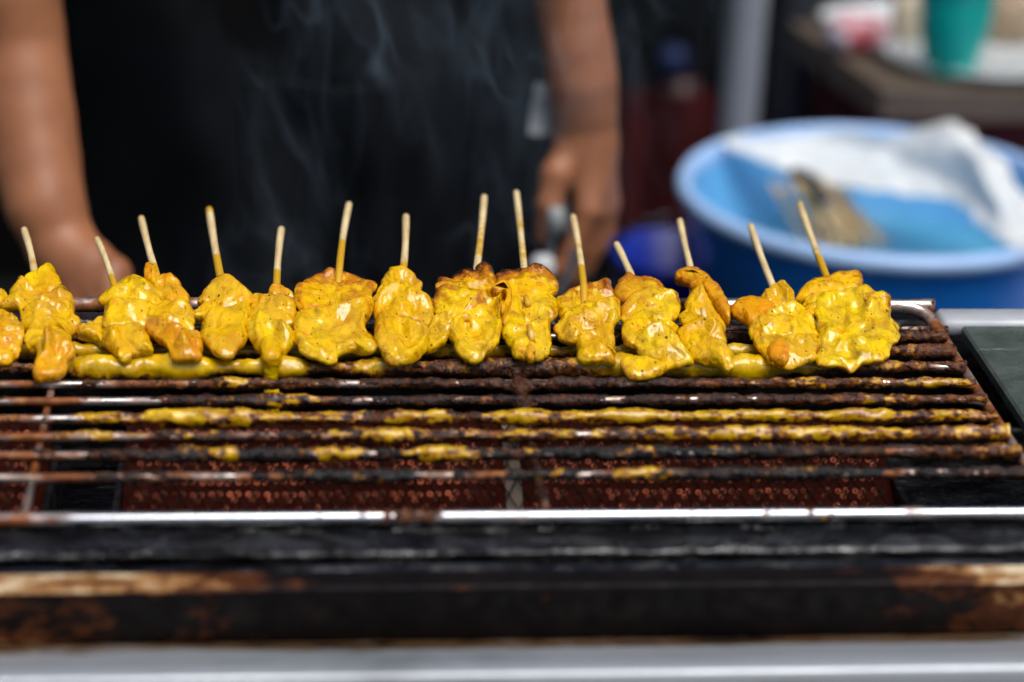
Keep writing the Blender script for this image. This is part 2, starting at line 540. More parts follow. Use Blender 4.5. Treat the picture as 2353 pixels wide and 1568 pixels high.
# ------------------------------------------------------------------ setting
GZ = -1.0
V, F = box((-6, -4, GZ - .05), (6, 8, GZ))
tag(link_mesh('ground', V, F, M['ground'], smooth=False), kind='structure')
V, F = box((-3.0, 2.6, GZ), (3.2, 2.66, 1.6))
tag(link_mesh('back_wall', V, F, M['wall'], smooth=False), kind='structure')

# ------------------------------------------------------------------ grill body
XL, XR = -.46, .46
YB = [-.0379 - .0222 * i for i in range(7)]                # bars from the one under the meat towards the viewer
YREAR = [.0446, .0062, -.0152]
YRIM = -.2195
body = thing('barbecue_grill', 'long sooty black steel gas grill with greasy front and silver ledge', 'grill', (0, -.1, -.13))

def extrude(prof, x0, x1, nx, amp=0.0, fr=60, seed=0, rnd=3):
    P = np.array(prof, float)
    Q = [P[0]]
    for i in range(1, len(P) - 1):                          # round the corners
        a, b, c = P[i - 1], P[i], P[i + 1]
        r = min(.003, .45 * np.linalg.norm(a - b), .45 * np.linalg.norm(c - b))
        p, q = b + (a - b) / np.linalg.norm(a - b) * r, b + (c - b) / np.linalg.norm(c - b) * r
        for t in np.linspace(0, 1, rnd + 1): Q.append((1 - t)**2 * p + 2 * t * (1 - t) * b + t * t * q)
    Q.append(P[-1])
    R = [Q[0]]
    for a, b in zip(Q[:-1], Q[1:]):                         # resample long flats
        k = max(1, int(np.linalg.norm(b - a) / .004))
        for t in range(1, k + 1): R.append(a + (b - a) * t / k)
    R = np.array(R)
    T = np.gradient(R, axis=0); T /= np.linalg.norm(T, axis=1)[:, None]
    N = np.stack([T[:, 1], -T[:, 0]], 1)
    xs = np.linspace(x0, x1, nx)
    X, I = np.meshgrid(xs, np.arange(len(R)), indexing='ij')
    Vv = np.stack([X, R[I, 0], R[I, 1]], -1)
    if amp:
        n = fbm(Vv * fr * np.array([.45, 1, 1]), 4, seed)
        Vv[..., 1] += N[I, 0] * n * amp; Vv[..., 2] += N[I, 1] * n * amp
    return Vv.reshape(-1, 3), grid_faces(nx, len(R), flip=True)

zy = lambda py, y: at(1176, py, y=y)[2]
# sooty hood below the chrome rim
y1, y2 = YRIM - .004, YRIM - .022
V, F = extrude([(YRIM + .008, -.03), (YRIM + .0055, -.004), (YRIM + .0015, -.0035), (y1, -.0062), (y2, zy(1258, y2)), (y2 - .004, zy(1276, y2 - .004)), (y2 - .001, zy(1292, y2 - .001)), (y2 + .004, zy(1292, y2 - .001) - .012)], XL, XR, 420, .0011, 90, 3)
link_mesh('sooty_rim_plate', V, F, M['soot'], body)
y3 = y2 + .003
y4 = YRIM - .050
z3, z4 = zy(1296, y3), zy(1352, y4)
V, F = extrude([(y3 + .01, z3 + .004), (y3, z3), (y3 - .010, z3 - .003), (y4 + .022, z4 + .0030), (y4 + .0145, z4 + .0010)], XL, XR, 300, .0012, 110, 5)
link_mesh('greasy_step', V, F, M['soot'], body)
z5 = zy(1468, y4)
V, F = extrude([(y4 + .0165, z4 + .0006), (y4 + .0145, z4 + .0022), (y4 + .002, z4 + .0012), (y4, z4 - .001), (y4 + .001, z5), (y4 + .004, z5 - .004)], XL, XR, 240, .0003, 60, 8)
link_mesh('stained_front_panel', V, F, M['stained'], body)
y6 = y4 - .006
z6 = zy(1482, y6)
y7 = zy and YRIM - .088
z7 = zy(1520, y7)
y8 = y7 - .012
z8 = zy(1548, y8)
V, F = extrude([(y4 + .012, z5 - .004), (y6, z6), (y7, z7), (y7 - .006, z7 + .001), (y8, z8), (y8 - .002, z8 - .010), (y8 - .002, z8 - .06)], XL, XR, 200, .0002, 40, 11)
link_mesh('silver_ledge', V, F, M['ledge'], body)
# pan under the grate: dark trough walls
def sheet(pts, mat, name, amp=.0008, nx=120):
    V, F = extrude(pts, XL, XR, nx, amp, 50, 13, 2)
    return link_mesh(name, V, F, mat, body)
sheet([(.075, -.012), (.070, -.09), (-.19, -.115), (YRIM + .014, -.085), (YRIM + .012, -.02)], M['soot'], 'drip_pan')
V, F = box((XL, .058, -.10), (.272, .085, -.012), .002)
link_mesh('rear_wall', V, F, M['soot'], body, smooth=False)
# chrome rim tube with baked drips
xs = np.linspace(XL, XR, 200)
path = np.stack([xs, np.full(200, YRIM), np.full(200, 0.0)], 1)
V, F = tube(path, .0033, 14)
rim = link_mesh('chrome_rim', V, F, M['chrome'], body)
def crust_tube(y, z, r, cov, yel, dark, seed, x0=XL, x1=.2565, step=.0007, nth=16, thick=.0020, drip=1.0, base=.0003, brk=0):
    n = int((x1 - x0) / step)
    xs = np.linspace(x0, x1, n)
    vx = []
    for x in xs[::20]:
        d = np.array([x, y, z]) - CP; k = d @ CF
        vx.append(VW / 2 + FPX * (d @ CR) / k)
    vx = np.interp(xs, xs[::20], vx)
    cv = np.interp(vx, *zip(*cov)); yl = np.interp(vx, *zip(*yel)); dk = np.interp(vx, *zip(*dark))
    if brk:
        yl = yl * np.clip(1.05 + .6 * vnoise(np.stack([xs * 62, xs * 0 + 8, xs * 0 + seed], -1), 21), .25, 1.1)
    th = np.arange(nth) * 2 * math.pi / nth
    X, T = np.meshgrid(xs, th, indexing='ij')
    P = np.stack([X, np.cos(T) * r * 3.2, np.sin(T) * r * 3.2], -1) + np.array([0, y * 3, seed * 3.1])
    a = fbm(P * 140, 3, seed)
    b = fbm(P * 480, 3, seed + 5)
    lo = vnoise(np.stack([xs * 38, xs * 0, xs * 0 + seed], -1), 3)[:, None]
    g = np.sin(T)
    big = np.clip(vnoise(np.stack([xs * 95, xs * 0 + 3, xs * 0 + seed], -1), 9), 0, 1)[:, None]
    yc = yl[:, None]
    c = cv[:, None]
    thk = (c - .30) * 1.7 + 1.0 * a * (1 - .45 * np.clip(yc, 0, 1)) + .55 * b * (1 - .8 * np.clip(yc, 0, 1)) + .45 * lo
    h = np.clip(thk, -.6, 2.4) * thick * (.75 + .35 * np.clip(yc, 0, 1))
    h += np.clip(thk * 2, 0, 1) * yc * c * (.0014 * drip * np.clip(.45 + 1.1 * lo + .5 * a, 0, 1.6) + np.clip(-g, 0, 1)**2 * big**2 * .0032 * drip + np.clip(g, 0, 1) * .0007)
    R = r + base * -1 + h
    V = np.stack([X, y + np.cos(T) * R, z + np.sin(T) * R], -1).reshape(-1, 3)
    F = grid_faces(n, nth, True)
    ya = yl[:, None] * (.50 + .50 * np.clip(g + .55, -.6, 1)) + .15 * lo
    da = np.clip(dk[:, None] + .3 * a, 0, 1)
    if brk:
        ya = ya + np.clip(yl[:, None] * 2, 0, 1) * (.75 * fbm(P * np.array([210, 330, 330]) + 31, 3, seed + 9) + .05)
    else:
        ya = ya + np.clip(yl[:, None] - .85, 0, 1) * 1.6
    return V, F, dict(yellow=np.clip(ya, 0, 1.3).ravel(), dark=da.ravel())
V, F, A = crust_tube(YRIM, 0, .0033, [(0, .0), (440, 0), (470, .34), (530, .34), (560, .05), (690, .05), (720, .42), (780, .42), (900, .42), (1000, .35), (1030, .1), (1400, .12), (1880, .1), (1900, .3), (1960, .1), (2080, .35), (2160, .1), (2353, .2)],
                     [(0, .0), (700, .2), (800, .3), (1000, .2), (1800, .4), (1900, .5), (2100, .5), (2353, .2)], [(0, .1), (2353, .2)], 41, x1=XR, thick=.0010)
sub('baked_drip', V, F, M['crust'], rim, body, attrs=A)
# green enamel side shelf on the right
V, F = box((.2735, -.40, -.012), (.62, .0335, -.004), .0015)
shelf = link_mesh('side_shelf', V, F, M['green'], body, smooth=False)
V, F = box((.262, .034, -.013), (.62, .056, -.0015), .003)
sub('shelf_edge_strip', V, F, simple('brushed_strip', (.60, .62, .64), .38, .35, var=.15), shelf, body)
# ceramic burner plates under the bars
def burner_mats():
    t = NT('burner_ceramic')
    t.to(t.ramp(t.noise(120, 4), [(.3, (.010, .0025, .002)), (.7, (.026, .006, .004))]), 'Base Color')
    t.setv(Roughness=.9, Specular_IOR_Level=.02, Emission_Color=(1.0, .10, .03), Emission_Strength=.0045)
    M['ceramic'] = t.m
    t = NT('burner_glow_rings')
    sootm = t.mr(t.noise(55, 5, .7), .40, .62)
    t.to(t.mix(sootm, (.035, .010, .007), t.ramp(t.noise(260, 3), [(.3, (.20, .055, .035)), (.7, (.46, .15, .09))])), 'Base Color')
    n = t.noise(18, 4)
    t.l(t.math('MULTIPLY', sootm, t.mr(n, .36, .70, .01, .16)), t.b.inputs['Emission Strength'])
    t.setv(Roughness=.8, Specular_IOR_Level=.1, Emission_Color=(1.0, .22, .08))
    M['rings'] = t.m
    M['screen'] = simple('burner_screen_wire', (.012, .006, .004), .7, .0, Specular_IOR_Level=.1)
    M['seam'] = simple('burner_cement', (.13, .10, .075), .9)
    M['hole'] = simple('burner_hole', (.004, .002, .002), 1.0)
burner_mats()
BA = math.radians(30)
BO = at(1176, 1178, y=-.135)
BY, BN = np.array([0, math.cos(BA), math.sin(BA)]), np.array([0, -math.sin(BA), math.cos(BA)])
def bp(x, v, w=0.0): return np.array([x, BO[1], BO[2]]) + BY * v + BN * w
def bxp(px): return on_plane(px, 1150, BO, BN)[0]
plates = [(bxp(-330), bxp(104)), (bxp(283), bxp(1162)), (bxp(1204), bxp(2052))]
RING = []
def torus(cx, cy, R, r, n=10, m=4):
    V = []
    for i in range(n):
        a = 2 * math.pi * i / n
        for j in range(m):
            b = 2 * math.pi * j / m + .78
            V.append((cx + (R + r * math.cos(b)) * math.cos(a), cy + (R + r * math.cos(b)) * math.sin(a), r * math.sin(b)))
    return np.array(V), [(i * m + j, ((i + 1) % n) * m + j, ((i + 1) % n) * m + (j + 1) % m, i * m + (j + 1) % m) for i in range(n) for j in range(m)]
CLU = join([torus(0, .0023, .0013, .00042), torus(-.0021, -.0012, .0013, .00042), torus(.0021, -.0012, .0013, .00042)])
clu_me = None
DX, DV = .0096, .0100
for x0, x1 in plates:
    c = [bp(x0, -.02), bp(x1, -.02), bp(x1, .062), bp(x0, .062)]
    d = [p - BN * .012 for p in c]
    pl = link_mesh('burner_plate', c + d, [(0, 1, 2, 3), (7, 6, 5, 4), (0, 4, 5, 1), (1, 5, 6, 2), (2, 6, 7, 3), (3, 7, 4, 0)], M['ceramic'], body, smooth=False)
    ROOT_LOC[pl.name] = ROOT_LOC.get(body)
    far = []
    for r_ in range(-2, 6):
        v = r_ * DV + .001
        k = 0
        while True:
            x = x0 + .005 + k * DX + (DX / 2 if r_ % 2 else 0)
            k += 1
            if x > x1 - .004: break
            jx, jv = random.gauss(0, .0003), random.gauss(0, .0003)
            ang = random.gauss(0, .12) + (math.pi if r_ % 2 else 0)
            ca, sa = math.cos(ang), math.sin(ang)
            if 0 <= r_ <= 1 and x > bxp(-30):
                if clu_me is None:
                    clu_me = bpy.data.meshes.new('hole_cluster')
                    clu_me.from_pydata([tuple(q) for q in CLU[0]], [], [tuple(q) for q in CLU[1]])
                    clu_me.polygons.foreach_set('use_smooth', [True] * len(clu_me.polygons))
                    clu_me.materials.append(M['rings'])
                o = bpy.data.objects.new('hole_cluster', clu_me)
                COL.objects.link(o)
                o.parent = pl
                ex, ey = np.array([ca, 0, 0]) + BY * sa, np.array([-sa, 0, 0]) + BY * ca
                L = bp(x + jx, v + jv, .0003) - np.array(ROOT_LOC.get(body))
                o.matrix_local = Matrix(((ex[0], ey[0], BN[0], L[0]), (ex[1], ey[1], BN[1], L[1]), (ex[2], ey[2], BN[2], L[2]), (0, 0, 0, 1)))
            else:
                q = CLU[0]
                P = np.array([bp(x + jx, v + jv, .0003)]) + (q[:, :1] * ca - q[:, 1:2] * sa) * np.array([1, 0, 0]) + (q[:, :1] * sa + q[:, 1:2] * ca) * BY + q[:, 2:] * BN
                far.append((P, CLU[1]))
    tag(sub('far_hole_clusters', *join(far), M['rings'], pl, body), kind='stuff')
# pale seam between the two plates and the diamond screen in front
c = [bp(plates[1][1] + .0005, -.02, -.001), bp(plates[2][0] - .0005, -.02, -.001), bp(plates[2][0] - .0005, .062, -.001), bp(plates[1][1] + .0005, .062, -.001)]
link_mesh('burner_seam', c + [p - BN * .01 for p in c], [(0, 1, 2, 3), (0, 4, 5, 1), (1, 5, 6, 2), (2, 6, 7, 3), (3, 7, 4, 0)], M['seam'], body, smooth=False)
W_ = []
for x0, x1 in (plates[0], (plates[1][0], plates[2][1])):
    for s in (-1, 1):
        k = 0
        x = x0 - .08
        while x < x1 + .08:
            a = np.array([x, -.02]); b = np.array([x + s * .082 * DX / (2 * DV) * 1.0, .062])
            # clip to the plate
            t = np.linspace(0, 1, 12)
            xx = a[0] + (b[0] - a[0]) * t; vv = a[1] + (b[1] - a[1]) * t
            okk = (xx > x0) & (xx < x1)
            if okk.sum() > 2:
                W_.append(tube([bp(p, q, .0022 + .0004 * s) for p, q in zip(xx[okk], vv[okk])], .00042, 5, False))
            x += DX
tag(link_mesh('burner_screen', *join(W_), M['screen'], body), kind='stuff')
for px in (104, 283, 2052):                                 # dark steel burner ends
    x = bxp(px)
    s = 1 if px in (104, 2052) else -1
    V, F = box((min(x + s * .0005, x + s * .004), BO[1] - .02, -.09), (max(x + s * .0005, x + s * .004), BO[1] + .06, BO[2] + .012), .0005)
    link_mesh('burner_end_plate', V, F, M['soot'], body, smooth=False)

# ------------------------------------------------------------------ grate
grate = thing('grill_grate', 'crusted wire cooking grate with parallel bars under the skewers', 'grate', (0, -.1, -.003))
Z1 = [(0, 0), (2353, 0)]
bars = [  # y, z, coverage, yellow, dark
    (YREAR[1], [(0, .6), (1700, .6), (2353, .65)], [(0, .5), (1600, .3), (1700, .2), (2353, .1)], [(0, .1), (2353, .3)], 1.0),
    (YREAR[2], [(0, .7), (1300, .75), (2353, .7)], [(0, .9), (1800, .95), (2000, .7), (2080, .45), (2150, .2), (2353, .1)], [(0, .0), (2353, .2)], 1.0),
    (YB[0], [(0, .6), (60, .5), (150, .75), (350, .95), (620, .9), (700, .7), (1200, .8), (1450, .95), (1800, .9), (2000, .7), (2353, .7)],
            [(0, .55), (130, .5), (200, .9), (400, 1), (690, 1), (740, .75), (900, .7), (1000, .45), (1180, .35), (1290, .35), (1350, .65), (1450, 1), (1860, 1), (1950, .75), (2080, .55), (2200, .35)],
            [(0, .2), (900, .3), (1200, .6), (1300, .4), (2353, .15)], 1.25),
    (YB[1], [(0, .12), (200, .25), (260, .1), (330, .5), (600, .55), (1200, .7), (2000, .62), (2130, .45), (2200, .1), (2353, .1)],
            [(0, .05), (480, .1), (530, .6), (590, .5), (720, .2), (800, .35), (850, .1), (1600, .25), (1900, .5), (2100, .6), (2353, .4)], [(0, .3), (600, .35), (1000, .6), (1500, .7), (1800, .2), (2353, .1)], .9),
    (YB[2], [(0, .25), (300, .3), (420, .6), (2353, .6)],
            [(0, .1), (600, .15), (630, .7), (700, .6), (750, .6), (800, .1), (1900, .15), (2050, .5), (2200, .3), (2353, .3)], [(0, .05), (300, .2), (450, .8), (1100, .8), (1700, .75), (1900, .4), (2353, .1)], .9),
    (YB[3], [(0, .4), (140, .45), (200, .75), (680, .75), (900, .65), (2353, .75)],
            [(0, .35), (120, .4), (180, .85), (400, .85), (660, .85), (700, .5), (780, .6), (850, .4), (930, .7), (960, .75), (1020, .5), (1280, .8), (1600, .85), (2000, .75), (2353, .5)], [(0, 0), (800, .3), (1100, .5), (2353, .1)], 1.1),
    (YB[4], [(0, .3), (100, .4), (300, .6), (2353, .7)],
            [(0, .2), (80, .4), (120, .75), (300, .6), (380, .3), (440, .75), (500, .75), (540, .15), (650, .4), (780, .5), (960, .5), (1090, .9), (1200, .9), (1300, .6), (1700, .7), (2000, .65), (2353, .5)], [(0, 0), (300, .4), (560, .8), (1000, .7), (1500, .5), (1900, .3), (2353, .1)], 1.1),
    (YB[5], [(0, .15), (150, .3), (300, .7), (2353, .75)],
            [(0, .1), (250, .1), (480, .3), (500, .75), (530, .75), (560, .1), (700, .2), (730, .7), (880, .7), (910, .2), (990, .8), (1060, .75), (1100, .3), (1240, .6), (1330, .2), (1600, .4), (1640, .7), (1700, .2), (2000, .3), (2353, .3)], [(0, .1), (200, .6), (400, 1), (1700, 1), (2000, .6), (2353, .3)], 1.1),
    (YB[6] - .003, [(0, .0), (60, .1), (160, .4), (300, .6), (2353, .7)],
            [(0, .1), (460, .1), (550, .45), (600, .2), (1000, .2), (1250, .4), (1300, .65), (1560, .7), (1620, .2), (2000, .2), (2353, .1)], [(0, .2), (250, .8), (500, 1), (2000, 1), (2353, .8)], 1.0),
]
RW = .0023
warp = lambda x, s: .0007 * math.sin(x * 9 + s)
for i, (y, cov, yel, dark, tk) in enumerate(bars):
    xs = np.linspace(XL, .2565, 120)
    path = np.stack([xs, np.full(120, y), np.zeros(120)], 1)
    # the ends bend down on to the side rail
    path[-3:, 2] -= np.array([.0002, .0008, .002])
    V, F = tube(path, RW, 12)
    b = link_mesh('bar', V, F, M['wire'], grate)
    V, F, A = crust_tube(y, 0, RW, cov, yel, dark, 100 + i * 7, thick=.0021 * tk, drip=1.0 if i in (1, 2) else .4, brk=0 if i in (1, 2) else 1)
    sub('sauce_crust', V, F, M['crust'], b, grate, attrs=A)
# cross wires under the bars, and the frame
def crusted_rod(name, path, r, cvr, yel, dark, seed, n=14):
    path = np.asarray(path)
    V, F = tube(path, r, n)
    rod = link_mesh(name, V, F, M['wire'], grate)
    th = np.arange(n)
    P = np.repeat(path[:, None, :], n, 1) + np.stack([np.cos(th * 6.283 / n) * .004, np.sin(th * 6.283 / n) * .004, th * 0], -1)[None]
    nn = fbm(P * 170 + seed, 3, seed) * .9 + .5 * fbm(P * 500, 2, seed)
    rad = (np.asarray(r)[:, None] if np.ndim(r) else r) - .0003 + np.clip((cvr - .45) * 1.5 + nn, -.5, 2) * .0016
    V, F = tube(path, rad, n, False)
    sub('sauce_crust', V, F, M['crust'], rod, grate, attrs=dict(yellow=np.full(len(V), yel), dark=np.full(len(V), dark)))
for x, cv, yl, dk in ((-.2565, .2, .45, .1), (-.001, .75, .2, .7)):
    path = np.stack([np.full(220, x), np.linspace(.046, YRIM + .009, 220), np.full(220, -.0042)], 1)
    crusted_rod('cross_wire', path, .0021, cv, yl, dk, int(900 + x * 100))
pts = [(XL, .0446, .004), (.20, .0446, .004), (.232, .0446, .004), (.246, .0425, .003), (.2535, .036, .000), (.2565, .024, -.003), (.2575, 0, -.0045), (.258, -.10, -.0045), (.2585, YRIM + .006, -.0045)]
crusted_rod('frame_rod', cr_open(pts, 700), np.interp(np.arange(700), [0, 470, 520, 560, 700], [.0044, .0044, .0042, .0030, .0026]), .22, .1, .9, 77)
pts = [(XL, .027, -.004), (.20, .027, -.004), (.245, .027, -.004), (.2555, .022, -.005)]
crusted_rod('rear_support_rod', cr_open(pts, 500), .0019, .6, .1, .8, 78)
# charred webs where wires meet
for k, (y, yl) in enumerate(((YB[0], .2), (YB[1], .05), (YB[2], .05))):
    cones = [((-.019 + .005 * k, y, -.0003), .0016, (-.001, y - .003, -.002), .0046 - .0009 * k), ((.017 - .004 * k, y, -.0003), .0016, (-.001, y - .003, -.002), .0046 - .0009 * k), ((-.001, y, -.001), .0042 - .0006 * k, (-.001, y - .013, -.0035), .0030)]
    V, F = sdf_body(cones, .0006, .003)
    V = V + (fbm(V * 420, 3, 5 + k) * .0009)[:, None] * np.array([0, -.4, 1])
    link_mesh('charred_web', V, F, M['crust'], grate, attrs=dict(yellow=np.full(len(V), yl), dark=np.full(len(V), .55)))

# ------------------------------------------------------------------ skewers
TILT = math.radians(13)
MO = np.array([0, -.0405, .0060])
MV, MN = np.array([0, math.cos(TILT), math.sin(TILT)]), np.array([0, -math.sin(TILT), math.cos(TILT)])
MU = np.array([1.0, 0, 0])
CROP = {1: (0, 3.332), 2: (564.7, 3.332), 3: (1129.4, 3.332), 4: (1600, 3.125)}
def vp(c, p):
    ox, s = CROP[c]
    return ox + p[0] / s, 423.5 + p[1] / s
def meat_piece(root, crop, pts, idx, sear=.0, orange=.2, tt=1.0, tb=1.0, hollow=0.0, rim=0.0, rough=1.0, wet=1.0, bumps=(), name='meat_piece', label=None, lift=0.0, skel=None, seartop=0.0, pw=3.4, strokes=()):
    seed = len(bpy.data.objects) * 3 + 11
    uv = []
    off = MO + MN * (idx * .0010 + lift)
    def touv(p):
        w = on_plane(*vp(crop, p), off, MN) - off
        return np.array([w @ MU, w @ MV])
    O = cr_closed([touv(p) for p in pts], 132)
    ce = O.mean(0)
    # fine outline jitter
    rad = O - ce
    rl = np.linalg.norm(rad, axis=1)[:, None]
    jn = fbm(np.c_[O * 190, np.full(len(O), seed)], 2, seed)[:, None]
    jn2 = fbm(np.c_[O * 430, np.full(len(O), seed + 9.)], 2, seed + 2)[:, None]
    O = O + rad / (rl + 1e-9) * (jn * .0012 + jn2 * .0006) * min(1.0, .35 + .65 * rough)
    ang = np.linspace(0, 2 * math.pi, len(O), endpoint=False)
    curl = fbm(np.c_[np.cos(ang) * 2.1, np.sin(ang) * 2.1, np.full(len(O), seed * .77)], 2, seed + 60)
    if skel is None:
        cov = np.cov((O - ce).T)
        ew, evv = np.linalg.eigh(cov)
        ax = evv[:, 1]
        L = max(0.0, 1.15 * (math.sqrt(ew[1]) - math.sqrt(ew[0])))
        tpr = np.clip((O - ce) @ ax, -L, L)
        K = ce + tpr[:, None] * ax
    else:
        sk = cr_open([touv(p) for p in skel], 40)
        dd = np.linalg.norm(O[:, None] - sk[None], axis=2)
        K = sk[dd.argmin(1)]
        for _ in range(6): K = (np.roll(K, 1, 0) + 2 * K + np.roll(K, -1, 0)) / 4
    size = min(np.ptp(O[:, 0]), np.ptp(O[:, 1]))
    T1 = min(.0038, .22 * size + .0009) * tt
    T2 = min(.0050, .26 * size + .0012) * tb
    nr, nb, nt_ = 30, 12, len(O)
    st = np.sin(np.linspace(0, 1, nr) * math.pi / 2)
    sb = np.sin(np.linspace(1, 0, nb + 1)[1:] * math.pi / 2)
    bl = [(touv(b[:2]), b[2] / 1000, b[3] / 1000) for b in bumps]
    sl = [(cr_open([touv(q) for q in ln_], 24), rr / 1000, hh / 1000) for ln_, rr, hh in strokes]
    rows, srow, topm, hgt = [], [], [], []
    for k, s in enumerate(np.concatenate([st, sb])):
        top = k < nr
        uvp = K + (O - K) * s
        h = max(0.0, 1 - s ** pw) ** (1 / 2.0)
        w = (T1 if top else -T2) * h * np.ones(nt_)
        P = np.c_[uvp, np.full(nt_, seed * 1.7)]
        win = 1 - s ** 5
        if top:
            n1 = fbm(P * np.array([62, 52, 1]), 2, seed)
            wp = P + np.c_[vnoise(P * 90, seed + 40), vnoise(P * 90 + 5, seed + 41), np.zeros(nt_)] * .004
            n2 = 1 - 2 * np.abs(vnoise(wp * np.array([95, 52, 1]) + 7, seed + 3))
            n4 = np.clip(vnoise(wp * np.array([190, 120, 1]) + 3, seed + 5), -.2, 1) * 1.4
            n3 = fbm(P * np.array([300, 200, 1]), 3, seed + 8)
            w = w + win * (n1 * .0022 + (n2 * .0017 - .0005) + n4 * .0012 + n3 * .0005) * rough
            w = w - hollow * .001 * (1 - s * s) + rim * .001 * math.exp(-((s - .82) / .13) ** 2)
            for c_, rr, hh in bl:
                d2 = ((uvp - c_) ** 2 * np.array([1, .55])).sum(1)
                w = w + hh * np.exp(-d2 / (rr * rr)) * win
            for ln_, rr, hh in sl:
                d2 = ((uvp[:, None] - ln_[None]) ** 2 * np.array([1, .5])).sum(2).min(1)
                w = w + hh * np.exp(-d2 / (rr * rr)) * win
        else:
            w = w - win * .0008 * (1 + fbm(P * 60, 2, seed + 21))
        # whole piece is gently warped
        w = w + .0032 * vnoise(np.c_[uvp * 34, np.full(nt_, seed + .5)], seed + 30) + .0026 * rough * curl * s ** 3
        hgt.append(np.clip((n1 * .8 + n2 * .5 + n4 * .3) if top else np.zeros(nt_), -1, 1.5)); rows.append(off + uvp[:, :1] * MU + uvp[:, 1:] * MV + w[:, None] * MN)
        srow.append(np.full(nt_, s)); topm.append(np.full(nt_, float(top)))
    V = np.concatenate(rows)
    F = grid_faces(len(rows), nt_, True, flip=False)
    s_ = np.concatenate(srow)
    # browning: on the piece's raised far edge and where asked for
    vv = np.concatenate([(K + (O - K) * s)[:, 1] for s in np.concatenate([st, sb])])
    vr = (vv - O[:, 1].min()) / (np.ptp(O[:, 1]) + 1e-9)
    se = sear + seartop * np.clip((vr - .30) / .55, 0, 1) * np.clip(.35 + s_, 0, 1) + .26 * np.clip((s_ - .72) / .28, 0, 1)
    gate = np.clip(.5 + 1.3 * fbm(V * 42 + seed, 2, 3), 0, 1)
    se = se + .34 * np.clip(np.concatenate(hgt), 0, 1) * gate
    A = dict(sear=np.clip(se, 0, 1.4), orange=np.full(len(V), orange), wet=np.full(len(V), wet))
    # rest on the bars, do not sink through them
    V[:, 2] = np.where(V[:, 2] < .0022, .0022 + (V[:, 2] - .0022) * .15, V[:, 2])
    # weld the coincident first ring is not needed: it lies on the spine
    o = link_mesh(name, V, F, M['meat'], root, attrs=A)
    if label: o['label'] = label
    return o
def bamboo(root, crop, tip, base, dz=.0, yel=((0, 0), (1, .3)), r=.0021, zt=.016):
    # exits the back of the meat, lies out over the rear edge
    b = on_plane(*vp(crop, base), MO + MN * .0015, MN)
    e = at(*vp(crop, tip), z=b[2] + dz)
    d = (b - e) / np.linalg.norm(b - e)
    inn = np.array([d[0], d[1], 0]); inn = inn - (inn @ MN) * MN; inn /= np.linalg.norm(inn)
    L = np.linalg.norm(b - e)
    path = np.array([e + (b - e) * t for t in np.linspace(0, 1, 32)] + [b + inn * .004 * k - MN * .0012 * k for k in range(1, 9)])
    tt = np.concatenate([np.linspace(0, 1, 32), 1 + .004 * np.arange(1, 9) / L])
    bow = np.sin(np.clip(tt, 0, 1) * math.pi)[:, None] * np.array([random.uniform(-1, 1), 0, .3]) * .0007
    V, F = tube(path + bow, r * (1 + .05 * np.sin(tt * 9)), 12)
    ya = np.interp(np.repeat(tt, 12), *zip(*yel))
    ya = np.concatenate([ya, [ya[0], ya[-1]]])
    return link_mesh('bamboo_stick', V, F, M['bamboo'], root, attrs=dict(yellow=ya))
GRP = 'chicken skewers in a row on the grate'
def skewer(px, label):
    p = at(px, 845, z=.002)
    return thing('chicken_skewer', label, 'skewer', (p[0], p[1], p[2]), GRP)

s = skewer(0, 'yellow chicken skewer cut off by the left edge of the picture')
meat_piece(s, 1, [(-150, 840), (-40, 810), (40, 828), (70, 865), (30, 930), (-60, 960), (-160, 930)], 0, orange=.3)
meat_piece(s, 1, [(-120, 1330), (-170, 1150), (-90, 1000), (0, 965), (70, 988), (125, 1045), (140, 1110), (188, 1100), (198, 1145), (172, 1210), (150, 1290), (90, 1340), (0, 1358)], 2, orange=.55, bumps=[(60, 1020, 6, 1.5)])

s = skewer(105, 'skewer topped by a pale yellow wedge, first stick from the left')
bamboo(s, 1, (185, 350), (268, 700), yel=[(0, .1), (.6, .1), (.72, .5), (1, .2)])
meat_piece(s, 1, [(180, 770), (185, 715), (245, 685), (320, 655), (392, 628), (442, 690), (482, 795), (400, 856), (320, 840), (240, 810)], 0, orange=.0, rough=.45, wet=.35, tt=1.3, name='meat_piece', bumps=[(370, 680, 8, 3)])
meat_piece(s, 1, [(165, 745), (90, 820), (62, 870), (12, 940), (140, 965), (180, 1040), (300, 1070), (430, 1050), (562, 1000), (557, 900), (500, 800), (400, 850), (280, 825)], 1, orange=.4, bumps=[(500, 860, 7, 2.5), (120, 830, 6, 2)], strokes=[([(130, 800), (160, 870), (120, 940)], 3, 2.5), ([(190, 830), (330, 850), (430, 860)], 2.5, -2.5), ([(440, 850), (520, 900), (540, 970)], 4, 2.5)])
meat_piece(s, 1, [(180, 955), (150, 1010), (165, 1080), (215, 1130), (330, 1150), (420, 1110), (520, 1150), (600, 1095), (608, 1045), (545, 985), (480, 930), (380, 912), (270, 925)], 2, orange=.35, bumps=[(330, 970, 8, 3), (570, 1060, 5, 1.5)], strokes=[([(190, 1035), (330, 1015), (450, 1035), (540, 1080)], 2.5, -2.2), ([(220, 990), (330, 955), (450, 980)], 3.5, 1.6)])
meat_piece(s, 1, [(185, 1190), (215, 1140), (320, 1130), (420, 1110), (530, 1150), (562, 1220), (575, 1300), (520, 1380), (400, 1400), (330, 1345), (285, 1315), (270, 1250), (205, 1245)], 3, orange=.35)
